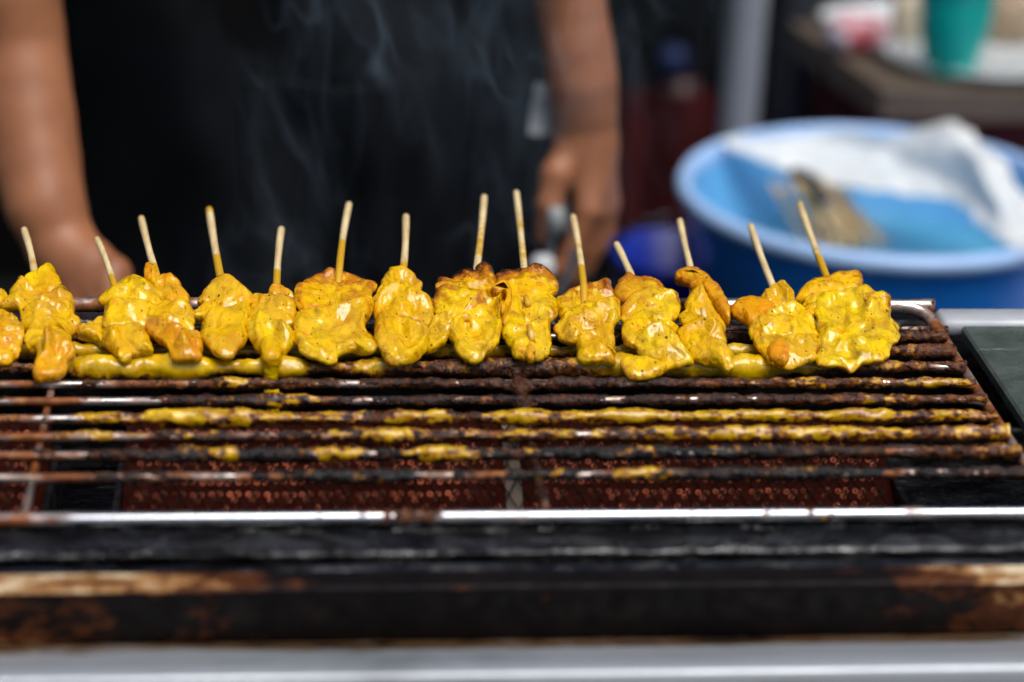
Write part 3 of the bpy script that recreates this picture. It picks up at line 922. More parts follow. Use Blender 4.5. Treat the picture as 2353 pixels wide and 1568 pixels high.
meat_piece(s, 1, [(320, 1200), (380, 1150), (480, 1175), (562, 1230), (578, 1310), (535, 1365), (512, 1430), (430, 1480), (350, 1500), (262, 1492), (245, 1440), (275, 1370), (325, 1335)], 5, orange=.8, tt=1.5, bumps=[(360, 1240, 6, 3.0), (500, 1260, 5, 2), (440, 1380, 5, -3)], strokes=[([(430, 1250), (440, 1330), (470, 1345), (520, 1310)], 2.4, -3.2), ([(350, 1210), (350, 1330)], 3.5, 2.4)])

s = skewer(300, 'lumpy skewer with a thin side flap, second stick from the left')
bamboo(s, 1, (742, 420), (878, 790), yel=[(0, .45), (.15, .2), (.75, .2), (.85, .8), (1, .8)], r=.0019)
meat_piece(s, 1, [(620, 1090), (680, 1060), (760, 1030), (820, 1040), (830, 1130), (790, 1215), (720, 1172), (610, 1152), (572, 1122)], 0, orange=.25, tt=.8)
meat_piece(s, 1, [(812, 830), (880, 782), (960, 740), (1070, 716), (1140, 760), (1172, 800), (1240, 860), (1252, 920), (1200, 970), (1100, 970), (960, 960), (850, 925), (765, 910), (760, 880)], 1, orange=.15, bumps=[(900, 880, 5, 2.2), (1120, 840, 7, 3.4), (1030, 750, 8, 2)], strokes=[([(800, 895), (930, 895), (1060, 855), (1120, 885)], 2.4, -2)])
meat_piece(s, 1, [(800, 985), (780, 1080), (840, 1140), (960, 1150), (1080, 1120), (1190, 1060), (1240, 960), (1150, 900), (960, 905), (845, 915)], 2, orange=.2, bumps=[(880, 960, 7, 2.5), (1000, 1000, 8, 2)], strokes=[([(830, 930), (820, 1050)], 3, 2), ([(900, 960), (1010, 1000), (1090, 960)], 3.5, 2)])
meat_piece(s, 1, [(792, 1110), (780, 1200), (830, 1250), (870, 1290), (930, 1352), (1000, 1342), (1030, 1302), (1170, 1302), (1162, 1230), (1130, 1150), (1080, 1075), (990, 1080), (880, 1085)], 3, orange=.3, tt=1.2, bumps=[(1050, 1120, 7, 3), (880, 1170, 5, 2.5), (1100, 1250, 5, -2)], strokes=[([(800, 1170), (870, 1220), (900, 1300)], 3, 2.2), ([(940, 1200), (1000, 1260), (1020, 1310)], 2.4, -2.4), ([(1100, 1200), (1120, 1270), (1060, 1300)], 2.6, 1.8)])

s = skewer(395, 'orange skewer with a little knob behind it, third stick from the left')
bamboo(s, 1, (1082, 262), (1200, 700), yel=[(0, .5), (.1, .3), (.8, .3), (.9, .6), (1, .7)])
meat_piece(s, 1, [(1100, 660), (1130, 622), (1182, 640), (1212, 690), (1190, 745), (1135, 755), (1105, 705)], 0, orange=.75, rough=.5)
meat_piece(s, 1, [(1140, 750), (1200, 712), (1300, 706), (1390, 770), (1452, 850), (1442, 920), (1400, 945), (1280, 920), (1210, 860)], 1, orange=.75, wet=.6, rough=.7)
meat_piece(s, 1, [(1170, 960), (1260, 890), (1400, 920), (1472, 990), (1492, 1080), (1482, 1150), (1380, 1190), (1250, 1140), (1130, 1100), (1118, 1030)], 2, orange=.3, bumps=[(1400, 980, 6, 2.5), (1300, 1050, 8, 2)])
meat_piece(s, 1, [(1105, 1025), (1180, 1048), (1260, 1088), (1370, 1140), (1500, 1130), (1545, 1140), (1552, 1280), (1532, 1352), (1400, 1360), (1320, 1352), (1290, 1280), (1210, 1210), (1140, 1140)], 4, orange=.95, tt=1.35, bumps=[(1330, 1200, 5, 2.5), (1420, 1270, 5, 2.2), (1500, 1180, 5, -2)], strokes=[([(1120, 1050), (1250, 1120), (1370, 1190), (1420, 1290)], 3.5, 3), ([(1460, 1180), (1480, 1290)], 3, -2.6)])

s = skewer(515, 'smooth rounded skewer with a tall yellow-tipped stick, fourth stick from the left')
bamboo(s, 1, (1602, 195), (1692, 735), yel=[(0, .75), (.06, .45), (.15, .15), (.66, .1), (.74, .9), (1, .9)], r=.0023)
meat_piece(s, 1, [(1520, 870), (1580, 790), (1650, 732), (1720, 708), (1830, 770), (1932, 850), (1938, 905), (1850, 960), (1700, 970), (1580, 925), (1515, 905)], 1, orange=.35, rough=.6, bumps=[(1760, 790, 8, 2)], strokes=[([(1600, 790), (1740, 790), (1900, 880)], 4, 2)])
meat_piece(s, 1, [(1478, 1000), (1530, 930), (1600, 898), (1665, 930), (1650, 995), (1560, 1015), (1500, 1012)], 2, orange=.45)
meat_piece(s, 1, [(1560, 1000), (1640, 940), (1780, 930), (1900, 895), (1922, 1000), (1890, 1090), (1902, 1160), (1850, 1250), (1780, 1330), (1720, 1347), (1640, 1310), (1570, 1240), (1530, 1130)], 4, orange=.3, rough=.7, tt=1.3, hollow=1.2, bumps=[(1640, 1000, 6, 2), (1830, 1150, 6, 1.5)], strokes=[([(1660, 950), (1590, 1030), (1560, 1130)], 3, 2.4), ([(1690, 975), (1645, 1070), (1640, 1140)], 2.6, -2.2)])

s = skewer(625, 'narrow skewer dripping a long strand of sauce, fifth stick from the left')
bamboo(s, 2, (272, 345), (235, 810), yel=[(0, .1), (.7, .1), (.78, .9), (1, .9)])
meat_piece(s, 2, [(182, 822), (230, 793), (300, 808), (365, 830), (350, 910), (250, 900), (190, 865)], 0, orange=.3)
meat_piece(s, 2, [(60, 850), (130, 845), (200, 865), (330, 895), (382, 940), (388, 1000), (360, 1090), (250, 1100), (110, 1050), (38, 1000)], 1, orange=.45, bumps=[(320, 940, 7, 2.5), (230, 890, 4, 1.8)])
meat_piece(s, 2, [(15, 1030), (90, 1008), (170, 1030), (250, 1080), (330, 1110), (382, 1180), (310, 1275), (220, 1270), (150, 1300), (95, 1265), (35, 1200), (5, 1120)], 3, orange=.1, tt=1.2, bumps=[(330, 1170, 6, 2.5), (150, 1080, 9, 2)], strokes=[([(100, 1030), (230, 1090), (360, 1170)], 3.5, 2), ([(200, 1150), (230, 1250)], 2.5, -2)])
p0 = [vp(2, q) for q in ((180, 1235), (195, 1330), (190, 1420), (188, 1480))]
cones = []
q = [on_plane(*p0[0], MO + MN * .004, MN), on_plane(*p0[1], MO + MN * .003, MN), np.array([0, 0, 0.]), np.array([0, 0, 0.])]
fx = at(*vp(2, (190, 1400)), y=YB[0] - .005)
q[2] = fx; q[3] = at(625, 900, y=YB[0] - .006)
q4, q5, q6 = at(626, 915, y=YB[0] - .006), at(627, 945, y=YB[0] - .006), at(628, 962, y=YB[0] - .006)
rr = [.0055, .0052, .0042, .0036, .0039, .0029, .0018]
qq = [*q, q4, q5, q6]
for i in range(len(qq) - 1): cones.append((qq[i], rr[i], qq[i + 1], rr[i + 1]))
V, F = sdf_body(cones, .0006, .003)
V = V + (fbm(V * 160, 2, 4) * .0009)[:, None] * np.array([.6, -.6, 0])
link_mesh('sauce_drip', V, F, M['meat'], s, attrs=dict(sear=np.zeros(len(V)), orange=np.full(len(V), .05), wet=np.ones(len(V))))

s = skewer(765, 'broad skewer with a browned ring-shaped top piece, sixth stick from the left')
bamboo(s, 2, (790, 155), (715, 665), yel=[(0, .35), (.1, .2), (.55, .25), (.62, .85), (.75, .6), (1, .8)])
meat_piece(s, 2, [(370, 885), (368, 815), (400, 775), (480, 720), (560, 680), (640, 628), (720, 660), (850, 675), (960, 718), (1008, 785), (980, 850), (975, 950), (900, 985), (760, 990), (620, 990), (480, 990), (400, 950)], 0, orange=.3, sear=.12, seartop=.55, hollow=3.4, rim=1.2, wet=.55, bumps=[(670, 900, 7, -2)])
meat_piece(s, 2, [(640, 905), (665, 868), (690, 880), (690, 930), (650, 940)], 3, orange=.4, rough=.3)
meat_piece(s, 2, [(385, 1000), (440, 958), (560, 945), (680, 935), (800, 930), (960, 905), (968, 980), (930, 1060), (920, 1120), (990, 1190), (1002, 1285), (930, 1302), (850, 1272), (760, 1302), (705, 1342), (692, 1382), (590, 1378), (470, 1342), (390, 1282), (358, 1180), (370, 1080)], 3, orange=.15, hollow=2.8, rim=1.2, tt=1.15, bumps=[(900, 960, 8, 2), (600, 1180, 9, 1.5), (690, 960, 7, 2)], strokes=[([(600, 1125), (680, 1085), (740, 1040)], 3, -2.8), ([(405, 1000), (395, 1130), (420, 1260), (560, 1340)], 3, 2.2), ([(760, 1180), (860, 1120), (930, 1160)], 3, -1.8)])

s = skewer(925, 'glossy plump skewer with a short upright stick, seventh stick from the left')
bamboo(s, 2, (1226, 248), (1205, 675), yel=[(0, .1), (.84, .1), (.9, .8), (.97, .5), (1, .2)])
meat_piece(s, 2, [(1015, 860), (1025, 790), (1060, 720), (1120, 660), (1200, 646), (1280, 690), (1332, 740), (1350, 820), (1310, 900), (1150, 890)], 0, orange=.45, tt=1.2, hollow=1.5, bumps=[(1090, 760, 6, 2)], strokes=[([(1150, 850), (1160, 770), (1220, 740), (1290, 790), (1310, 850)], 2.6, -2.2)])
meat_piece(s, 2, [(972, 890), (1060, 822), (1160, 800), (1260, 838), (1380, 870), (1432, 920), (1425, 1030), (1350, 1100), (1200, 1080), (1060, 1070), (1000, 1040), (975, 950)], 2, orange=.4, tt=1.25, bumps=[(1200, 860, 8, 2.5), (1340, 930, 7, 2)], strokes=[([(1050, 865), (1180, 835), (1290, 885), (1400, 925)], 4, 2.5), ([(1060, 960), (1180, 930), (1290, 980)], 2.6, -1.8)])
meat_piece(s, 2, [(985, 1090), (1060, 1005), (1200, 1040), (1330, 1080), (1402, 1110), (1392, 1230), (1332, 1330), (1200, 1375), (1080, 1372), (1030, 1292), (978, 1180)], 4, orange=.3, tt=1.3, hollow=1.6, rim=1.0, bumps=[(1070, 1120, 6, 2.5), (1120, 1240, 6, 1.6)], strokes=[([(1060, 1080), (1120, 1180), (1210, 1330)], 3, 2.6), ([(1400, 1110), (1370, 1230), (1260, 1350)], 3, 2.2), ([(1180, 1130), (1240, 1250)], 4, -2.2)])

s = skewer(1090, 'skewer with a charred top and a folded curled front piece, eighth stick from the left')
bamboo(s, 2, (1825, 100), (1765, 670), yel=[(0, .35), (.2, .15), (.4, .45), (.75, .55), (.9, .1), (1, .1)])
meat_piece(s, 2, [(1480, 738), (1550, 750), (1580, 690), (1650, 660), (1720, 640), (1830, 625), (1902, 690), (1925, 750), (1890, 850), (1780, 890), (1620, 890), (1500, 870), (1455, 800)], 0, orange=.25, sear=.2, seartop=1.1, wet=.35, rough=1.5, bumps=[(1860, 700, 6, 3), (1640, 700, 6, 2)])
meat_piece(s, 2, [(1435, 880), (1480, 805), (1600, 830), (1780, 840), (1880, 860), (1870, 990), (1760, 1040), (1600, 1050), (1500, 1060), (1432, 990)], 1, orange=.1, sear=.12, seartop=.3, wet=.6)
meat_piece(s, 2, [(1395, 1095), (1450, 1020), (1530, 998), (1580, 1050), (1580, 1140), (1480, 1240), (1400, 1255), (1355, 1205)], 2, orange=.3, bumps=[(1510, 1030, 5, 2)])
meat_piece(s, 2, [(1550, 1120), (1595, 1010), (1700, 920), (1830, 855), (1930, 790), (1975, 850), (1950, 960), (1965, 1050), (1962, 1130), (1930, 1235), (1860, 1305), (1800, 1358), (1700, 1348), (1630, 1302), (1590, 1220)], 4, orange=.15, tt=1.3, hollow=5.0, rim=2.2, seartop=.35, bumps=[(1730, 1230, 9, 1.6)], strokes=[([(1570, 1130), (1650, 1165), (1780, 1155), (1880, 1095), (1950, 1000)], 4, 3), ([(1690, 1040), (1790, 1010)], 8, -3)])
meat_piece(s, 2, [(1880, 830), (1920, 785), (1980, 766), (2032, 825), (2030, 920), (1965, 1015), (1945, 960), (1990, 900), (1975, 850), (1920, 860)], 7, orange=.75, tt=1.2, rough=.4, seartop=.4, skel=[(1900, 825), (1975, 805), (2008, 880), (1965, 980)])

s = skewer(1205, 'skewer with a scorched right corner and the tallest stick in the row')
bamboo(s, 3, (190, 65), (252, 680), yel=[(0, .1), (.3, .3), (.45, .5), (.6, .2), (.75, .5), (1, .3)], r=.002)
meat_piece(s, 3, [(45, 690), (150, 680), (300, 640), (370, 655), (440, 700), (492, 760), (505, 830), (450, 900), (330, 930), (200, 930), (90, 900), (35, 800)], 0, orange=.35, sear=.12, seartop=.95, wet=.45, tt=1.2, bumps=[(420, 730, 5, 2.5)])
meat_piece(s, 3, [(50, 890), (200, 870), (400, 850), (500, 880), (515, 1000), (460, 1062), (340, 1100), (180, 1100), (70, 1065)], 1, orange=.1, sear=.08, bumps=[(470, 920, 7, 2.5)])
meat_piece(s, 3, [(75, 1100), (180, 1000), (250, 928), (360, 928), (432, 970), (450, 1080), (467, 1200), (440, 1290), (360, 1342), (260, 1345), (170, 1322), (120, 1222), (78, 1150)], 3, orange=.12, tt=1.2, hollow=1.5, rim=.8, bumps=[(330, 970, 6, 2)], strokes=[([(110, 1130), (180, 1040), (260, 960), (380, 960)], 4, 2), ([(130, 1180), (230, 1140)], 3, -1.8)])
meat_piece(s, 3, [(252, 1290), (290, 1248), (332, 1280), (327, 1350), (290, 1372), (258, 1350)], 6, orange=.6)
V, F = tube([on_plane(*vp(3, (262, 862)), MO + MN * .0075, MN), on_plane(*vp(3, (282, 928)), MO + MN * .0075, MN)], .0017, 10)
link_mesh('bamboo_stick', V, F, M['bamboo'], s, attrs=dict(yellow=np.full(len(V), .55)))
V, F = tube([on_plane(*vp(3, (290, 1085)), MO + MN * .0105, MN), on_plane(*vp(3, (312, 1200)), MO + MN * .0085, MN)], .0018, 10)
link_mesh('bamboo_stick', V, F, M['bamboo'], s, attrs=dict(yellow=np.full(len(V), .6)))

s = skewer(1350, 'stepped folded skewer left of the shortest stick, tenth stick from the left')
bamboo(s, 3, (625, 250), (706, 785), yel=[(0, .1), (.35, .2), (.45, .4), (.74, .3), (.8, .85), (1, .85)])
meat_piece(s, 3, [(495, 865), (570, 810), (700, 770), (850, 740), (915, 735), (928, 800), (960, 850), (992, 920), (940, 980), (780, 990), (640, 1000), (540, 1000), (508, 935)], 0, orange=.15, sear=.1, seartop=.45, hollow=2, rim=1, wet=.7)
meat_piece(s, 3, [(478, 1110), (540, 1010), (640, 968), (800, 960), (930, 930), (992, 950), (988, 1050), (945, 1115), (860, 1160), (700, 1200), (640, 1225), (560, 1205), (500, 1165)], 2, orange=.12, tt=1.3, bumps=[(880, 1020, 7, 2.5), (600, 1060, 9, 2)], strokes=[([(560, 1040), (700, 990), (880, 980), (970, 960)], 3.5, 2), ([(700, 1135), (830, 1125), (900, 1050)], 3, -3), ([(900, 1010), (940, 1100), (930, 1150)], 3, 2.4)])
meat_piece(s, 3, [(648, 1185), (760, 1140), (900, 1090), (942, 1150), (948, 1290), (905, 1295), (950, 1347), (800, 1362), (690, 1352), (653, 1282)], 4, orange=.12, tt=1.2, bumps=[(830, 1270, 4, 2), (900, 1170, 6, 1.8)], strokes=[([(720, 1205), (830, 1195), (860, 1250)], 2.4, -2.4), ([(665, 1210), (700, 1300)], 3, 1.6)])
V, F = tube([on_plane(*vp(3, (728, 905)), MO + MN * .0075, MN), on_plane(*vp(3, (742, 962)), MO + MN * .0070, MN)], .0019, 10)
link_mesh('bamboo_stick', V, F, M['bamboo'], s, attrs=dict(yellow=np.full(len(V), .7)))

s = skewer(1490, 'wide skewer with a pooling front tip and the shortest leaning stick')
bamboo(s, 3, (958, 462), (1085, 735), yel=[(0, .1), (1, .2)])
meat_piece(s, 3, [(935, 830), (960, 785), (1000, 730), (1040, 698), (1120, 730), (1230, 733), (1312, 790), (1372, 860), (1350, 940), (1200, 960), (1060, 940), (975, 890)], 0, orange=.2, sear=.16, seartop=.45, wet=.5)
meat_piece(s, 3, [(995, 945), (1080, 860), (1200, 828), (1330, 880), (1422, 878), (1447, 960), (1422, 1050), (1300, 1095), (1150, 1100), (1025, 1075)], 2, orange=.05, sear=.05, seartop=.2, bumps=[(1390, 930, 7, 2.5), (1180, 860, 6, 2)], strokes=[([(1090, 900), (1200, 860), (1320, 900)], 3.5, 2), ([(1020, 1010), (1150, 995), (1300, 1015)], 2.6, -1.8)])
meat_piece(s, 3, [(995, 1125), (1060, 1060), (1200, 1048), (1400, 1055), (1422, 1112), (1380, 1180), (1250, 1230), (1100, 1275), (1015, 1235)], 3, orange=.08, bumps=[(1240, 1070, 7, 2.5)], strokes=[([(1020, 1130), (1180, 1090), (1390, 1100)], 3.2, 2.2)])
meat_piece(s, 3, [(1085, 1185), (1180, 1118), (1330, 1108), (1422, 1180), (1452, 1260), (1545, 1320), (1532, 1372), (1400, 1395), (1250, 1385), (1130, 1310)], 5, orange=.05, tt=1.3, bumps=[(1250, 1170, 8, 2.5), (1400, 1250, 6, 1.5)], strokes=[([(1180, 1195), (1300, 1180), (1420, 1260), (1520, 1335)], 4, 2.4), ([(1160, 1165), (1110, 1235), (1170, 1290)], 2.4, -2.4)])
meat_piece(s, 3, [(985, 1365), (1100, 1335), (1250, 1355), (1395, 1388), (1330, 1442), (1200, 1482), (1080, 1484), (1025, 1452)], 4, orange=.0, rough=.5, tt=.8, tb=.5, name='sauce_pool')

s = skewer(1625, 'slim twisted skewer with an orange hooked strip on top')
bamboo(s, 3, (1442, 280), (1532, 675), yel=[(0, .1), (1, .25)], r=.002)
meat_piece(s, 3, [(1405, 690), (1450, 662), (1560, 655), (1642, 720), (1705, 780), (1775, 880), (1828, 990), (1810, 1075), (1750, 1020), (1680, 915), (1600, 830), (1520, 810), (1500, 762), (1420, 722)], 3, orange=.75, sear=.12, seartop=.4, wet=.6, rough=.7, skel=[(1450, 692), (1540, 705), (1640, 790), (1730, 910), (1790, 1010)])
meat_piece(s, 3, [(1490, 905), (1560, 818), (1620, 830), (1700, 940), (1785, 1060), (1770, 1160), (1640, 1165), (1500, 1140), (1438, 1060), (1475, 980)], 1, orange=.1, tt=1.2, bumps=[(1570, 880, 7, 2)], strokes=[([(1520, 880), (1570, 840), (1640, 900), (1700, 1000)], 3.5, 2.2), ([(1500, 1010), (1600, 1040), (1700, 1090)], 2.6, -2)])
meat_piece(s, 3, [(1425, 1125), (1550, 1060), (1700, 1080), (1792, 1140), (1785, 1260), (1650, 1285), (1500, 1280), (1435, 1210)], 2, orange=.08, tt=1.2, bumps=[(1680, 1120, 7, 2)], strokes=[([(1460, 1140), (1600, 1100), (1760, 1150)], 3.5, 2)])
meat_piece(s, 3, [(1520, 1275), (1650, 1215), (1760, 1238), (1852, 1310), (1858, 1400), (1812, 1432), (1740, 1395), (1640, 1360), (1560, 1335)], 4, orange=.25, tt=1.2, bumps=[(1720, 1290, 6, 1.5)])
V, F = tube([on_plane(*vp(3, (1615, 955)), MO + MN * .0085, MN), on_plane(*vp(3, (1635, 1035)), MO + MN * .0072, MN)], .0015, 10)
link_mesh('bamboo_stick', V, F, M['bamboo'], s, attrs=dict(yellow=np.full(len(V), .5)))

s = skewer(1800, 'skewer with a pinkish orange lobe at its left, second from the right')
bamboo(s, 4, (390, 300), (558, 755), yel=[(0, .2), (.5, .25), (1, .2)], r=.0021)
meat_piece(s, 4, [(468, 805), (540, 750), (612, 730), (672, 760), (715, 825), (660, 890), (550, 890), (485, 860)], 0, orange=.45, bumps=[(630, 770, 5, 2), (580, 820, 4, -2)])
meat_piece(s, 4, [(248, 885), (320, 820), (400, 803), (500, 830), (565, 880), (510, 960), (400, 1008), (320, 968), (258, 932)], 1, orange=1.0, wet=.4, rough=.6, seartop=.15)
meat_piece(s, 4, [(385, 1025), (450, 968), (560, 900), (700, 850), (780, 895), (862, 980), (872, 1090), (700, 1150), (520, 1140), (395, 1090)], 2, orange=.12, tt=1.2, bumps=[(680, 1020, 7, 2.5), (800, 960, 6, 2)], strokes=[([(420, 1010), (560, 930), (700, 890), (830, 980)], 3.5, 2), ([(560, 965), (700, 955), (800, 1005)], 2.6, -2)])
meat_piece(s, 4, [(395, 1115), (470, 1085), (640, 1105), (855, 1085), (868, 1230), (842, 1285), (680, 1318), (550, 1290), (468, 1215)], 3, orange=.4, tt=1.15)
meat_piece(s, 4, [(508, 1185), (570, 1130), (650, 1138), (684, 1220), (645, 1292), (540, 1265)], 5, orange=1.0, tt=1.5, rough=.5)

s = skewer(1965, 'broad shiny square-cut skewer at the right end of the row')
bamboo(s, 4, (740, 140), (942, 680), yel=[(0, .1), (.45, .15), (.6, .4), (.74, .4), (.8, .85), (1, .8)], r=.0021)
meat_piece(s, 4, [(718, 805), (770, 740), (860, 685), (1000, 668), (1160, 648), (1192, 700), (1175, 770), (1060, 805), (900, 830), (770, 845), (725, 835)], 0, orange=.4, sear=.1, seartop=.25, wet=.4, rough=.6, tt=1.3)
meat_piece(s, 4, [(770, 860), (840, 808), (890, 820), (890, 935), (800, 940)], 1, orange=.35)
meat_piece(s, 4, [(850, 830), (890, 772), (980, 788), (1100, 768), (1200, 758), (1290, 820), (1350, 815), (1392, 860), (1402, 970), (1462, 1060), (1466, 1112), (1412, 1150), (1382, 1250), (1290, 1302), (1190, 1302), (1120, 1345), (1050, 1322), (870, 1288), (862, 1180), (882, 1060), (850, 920)], 3, orange=.0, tt=1.25, hollow=1.4, rim=1.1, rough=1.25, bumps=[(1150, 900, 7, -3), (1340, 850, 5, 2.5), (1000, 1100, 9, 2)], strokes=[([(1060, 860), (1200, 840), (1260, 920), (1200, 1000), (1080, 980)], 4, 2.4), ([(900, 830), (940, 920), (900, 1060)], 3, -1.8), ([(930, 1110), (1080, 1120), (1180, 1190), (1320, 1180)], 4, 2.2), ([(1340, 1000), (1400, 1060), (1360, 1200)], 3.5, 1.8)])

# ------------------------------------------------------------------ person
person = thing('person', 'person in black apron and black shirt standing behind the grill, arms bare', 'person', (-.08, .72, GZ))
PY = .70
def A3(px, py, y): return at(px, py, y=y)
cones = []
def limb(pts):
    q = cr_open([(*p, r) for p, r in pts], len(pts) * 4)
    for a, b in zip(q[:-1], q[1:]): cones.append((a[:3], a[3], b[:3], b[3]))
cx = A3(700, 100, PY + .06)[0]
# trunk
limb([((cx, PY + .11, -.62), .135), ((cx, PY + .11, -.30), .14), ((cx, PY + .11, -.02), .125), ((cx, PY + .12, .16), .125), ((cx, PY + .12, .32), .12)])
limb([((cx - .07, PY + .11, -.62), .12), ((cx - .07, PY + .11, -.1), .115)])
limb([((cx + .07, PY + .11, -.62), .12), ((cx + .07, PY + .11, -.1), .115)])
# arm on the picture's left: reaches forward to the grill
eL = A3(30, -170, .52); sh = np.array([cx - .20, PY + .12, .34])
limb([((cx, PY + .12, .32), .10), (sh, .055), (eL, .036), (A3(45, 60, .49), .0300), (A3(78, 330, .45), .0300), (A3(108, 490, .42), .0262), (A3(140, 560, .41), .025)])
wl = A3(140, 565, .41)
k0 = [A3(150, 690, .385), A3(185, 680, .375), A3(222, 668, .37), A3(252, 650, .368)]
for q in k0: cones.append((wl, .020, q, .0112, .010))
for q in k0:
    m1 = q + np.array([.004, -.022, -.022]); m2 = m1 + np.array([0, -.004, -.022])
    cones += [(q, .0105, m1, .0092, .004), (m1, .0092, m2, .0078, .004)]
t1, t2, t3 = A3(212, 600, .39), A3(262, 628, .375), A3(288, 690, .37)
cones += [(wl, .017, t1, .0155, .010), (t1, .0155, t2, .0125, .004), (t2, .0125, t3, .0095, .004)]
# arm on the picture's right: hangs, fingers down round the tongs
yR = .60
sh = np.array([cx + .20, PY + .12, .34])
limb([((cx, PY + .12, .32), .10), (sh, .055), (A3(1282, -190, .63), .0290), (A3(1312, 10, .615), .0248), (A3(1338, 170, yR), .0250), (A3(1346, 290, yR), .0222), (A3(1346, 335, yR), .0215)])
wr = A3(1346, 330, yR)
kn = [A3(1396, 462, yR + .022), A3(1388, 478, yR + .004), A3(1372, 486, yR - .014), A3(1352, 482, yR - .030)]
for q in kn: cones.append((wr, .0205, q, .0108, .012))
ln = (.026, .031, .033, .030)
for i, q in enumerate(kn):
    m1 = q + np.array([-.002 - .003 * i, -.004, -ln[i]]); m2 = m1 + np.array([-.010, -.003, -ln[i] * .62]); m3 = m2 + np.array([-.010, .001, -ln[i] * .36])
    cones += [(q, .0105, m1, .0090, .0035), (m1, .0090, m2, .0080, .0035), (m2, .0080, m3, .0068, .0035)]
tb0, tb1, tb2, tb3 = A3(1318, 350, yR - .008), A3(1278, 400, yR - .022), A3(1262, 470, yR - .03), A3(1252, 545, yR - .028)
cones += [(wr, .016, tb0, .0150, .008), (tb0, .0150, tb1, .0128, .004), (tb1, .0128, tb2, .0105, .0035), (tb2, .0105, tb3, .0082, .0035)]
V, F = sdf_body(cones, .0030, .014)
link_mesh('body', V, F, M['skin'], person)
# shirt: a shell round the trunk
def shell(name, mat, z0, z1, wx, wy, cxx, cyy, nz=70, na=120, amp=.006, seed=0, parent=None):
    zs = np.linspace(z0, z1, nz); th = np.arange(na) * 2 * math.pi / na
    Z, T = np.meshgrid(zs, th, indexing='ij')
    n = fbm(np.stack([np.cos(T) * 2.2, np.sin(T) * 2.2, Z * 4], -1) * 1.6, 3, seed) * amp * 2
    X = cxx + np.cos(T) * (wx + n); Y = cyy + np.sin(T) * (wy + n)
    return link_mesh(name, np.stack([X, Y, Z], -1).reshape(-1, 3), grid_faces(nz, na, True), mat, parent)
shell('shirt', M['shirt'], -.62, .30, .222, .155, cx, PY + .115, seed=4, parent=person)
# apron: a hanging sheet with folds
xl, xr = A3(165, 300, PY - .05)[0], A3(1225, 300, PY - .05)[0]
def apron_y(X, Z):
    a = (X - (xl + xr) / 2) / ((xr - xl) / 2)
    d = X * .75 + Z * .32
    fold = .016 * np.sin(d * 46 + 1.2 + 2.0 * vnoise(np.stack([X * 5, Z * 3, Z * 0], -1), 3)) * np.clip((X - xl) / .2, .1, 1)
    fold = fold + .010 * np.sin(X * 74 + Z * 14) * np.clip((X - xl - .15) / .2, 0, 1)
    fold = fold + .012 * fbm(np.stack([X * 9, Z * 5, Z * 0 + 2], -1), 3, 12)
    return PY - .052 + .075 * np.abs(a) ** 3 + fold
xs, zs = np.linspace(xl, xr, 150), np.linspace(-.75, .26, 160)
X, Z = np.meshgrid(xs, zs, indexing='ij')
X2 = X + .010 * np.clip((X - xr + .10) / .1, 0, 1) * np.sin(Z * 14)
G = np.stack([X2, apron_y(X, Z), Z], -1).reshape(-1, 3)
n0 = len(G)
G = np.vstack([G, G + np.array([0, .003, 0])])
F = grid_faces(150, 160) + grid_faces(150, 160, flip=True, off=n0)
ap = link_mesh('apron', G, F, M['apron'], person)
ROOT_LOC[ap.name] = ROOT_LOC.get(person)
def pocket(px0, px1, ptop, ptop2, zb, puff):
    u, v = np.linspace(0, 1, 60), np.linspace(0, 1, 50)
    U, Vv = np.meshgrid(u, v, indexing='ij')
    a, b = A3(px0, ptop, PY - .07), A3(px1, ptop2, PY - .07)
    X = a[0] + (b[0] - a[0]) * U
    zt = a[2] + (b[2] - a[2]) * U
    Z = zb + (zt - zb) * Vv
    Y = apron_y(np.clip(X, xl, xr), Z) - .004 - puff * np.sin(U * math.pi) ** .6 * Vv ** .7
    P = np.stack([X, Y, Z], -1).reshape(-1, 3)
    n = len(P)
    P = np.vstack([P, P + np.array([0, .0035, 0])])
    sub('pocket', P, grid_faces(60, 50) + grid_faces(60, 50, flip=True, off=n), M['apron'], ap, person)
    hem = [np.array([X[i, -1], Y[i, -1] - .001, Z[i, -1]]) for i in range(60)]
    sub('pocket_hem', *tube(hem, .0022, 8), M['apron'], ap, person)
pocket(560, 905, 212, 200, -.30, .010)
pocket(1095, 1272, 225, 272, -.28, .018)

# things on the person
M['white'] = simple('white_paper', (.50, .52, .52), .6, var=.1)
p = A3(1243, 232, PY - .085)
pp = []
u, v = np.linspace(-1, 1, 10), np.linspace(0, 1, 12)
U, Vv = np.meshgrid(u, v, indexing='ij')
P = np.stack([p[0] + U * .009 + Vv * .004, p[1] + .004 * U * U + .003 * np.sin(Vv * 5), p[2] - .03 + Vv * .045], -1).reshape(-1, 3)
P = np.vstack([P, P + np.array([0, .001, 0])])
o = link_mesh('folded_paper', P, grid_faces(10, 12) + grid_faces(10, 12, flip=True, off=120), M['white'])
tag(o, 'small white folded paper sticking out of the apron pocket', 'paper')
M['bright'] = simple('bright_steel', (.14, .15, .155), .35, .9, var=.1)
tg = A3(1262, 560, yR - .03)
tongs = thing('metal_tongs', 'metal tongs with pale handle hanging from the hand behind the row', 'tongs', tuple(tg))
a, b, c2 = A3(1290, 440, yR - .02), A3(1272, 520, yR - .032), A3(1252, 690, yR - .06)
for s_, off in ((0, 0), (1, .012)):
    pth = cr_open([a, b + np.array([off, 0, 0]), (b + c2) / 2 + np.array([off * 1.6, 0, 0]), c2 + np.array([off * .6, 0, 0])], 30)
    V, F = tube(pth, .0034, 10)
    arm = link_mesh('tong_arm', V, F, M['bright'], tongs)
ptip = A3(1247, 612, yR - .055)
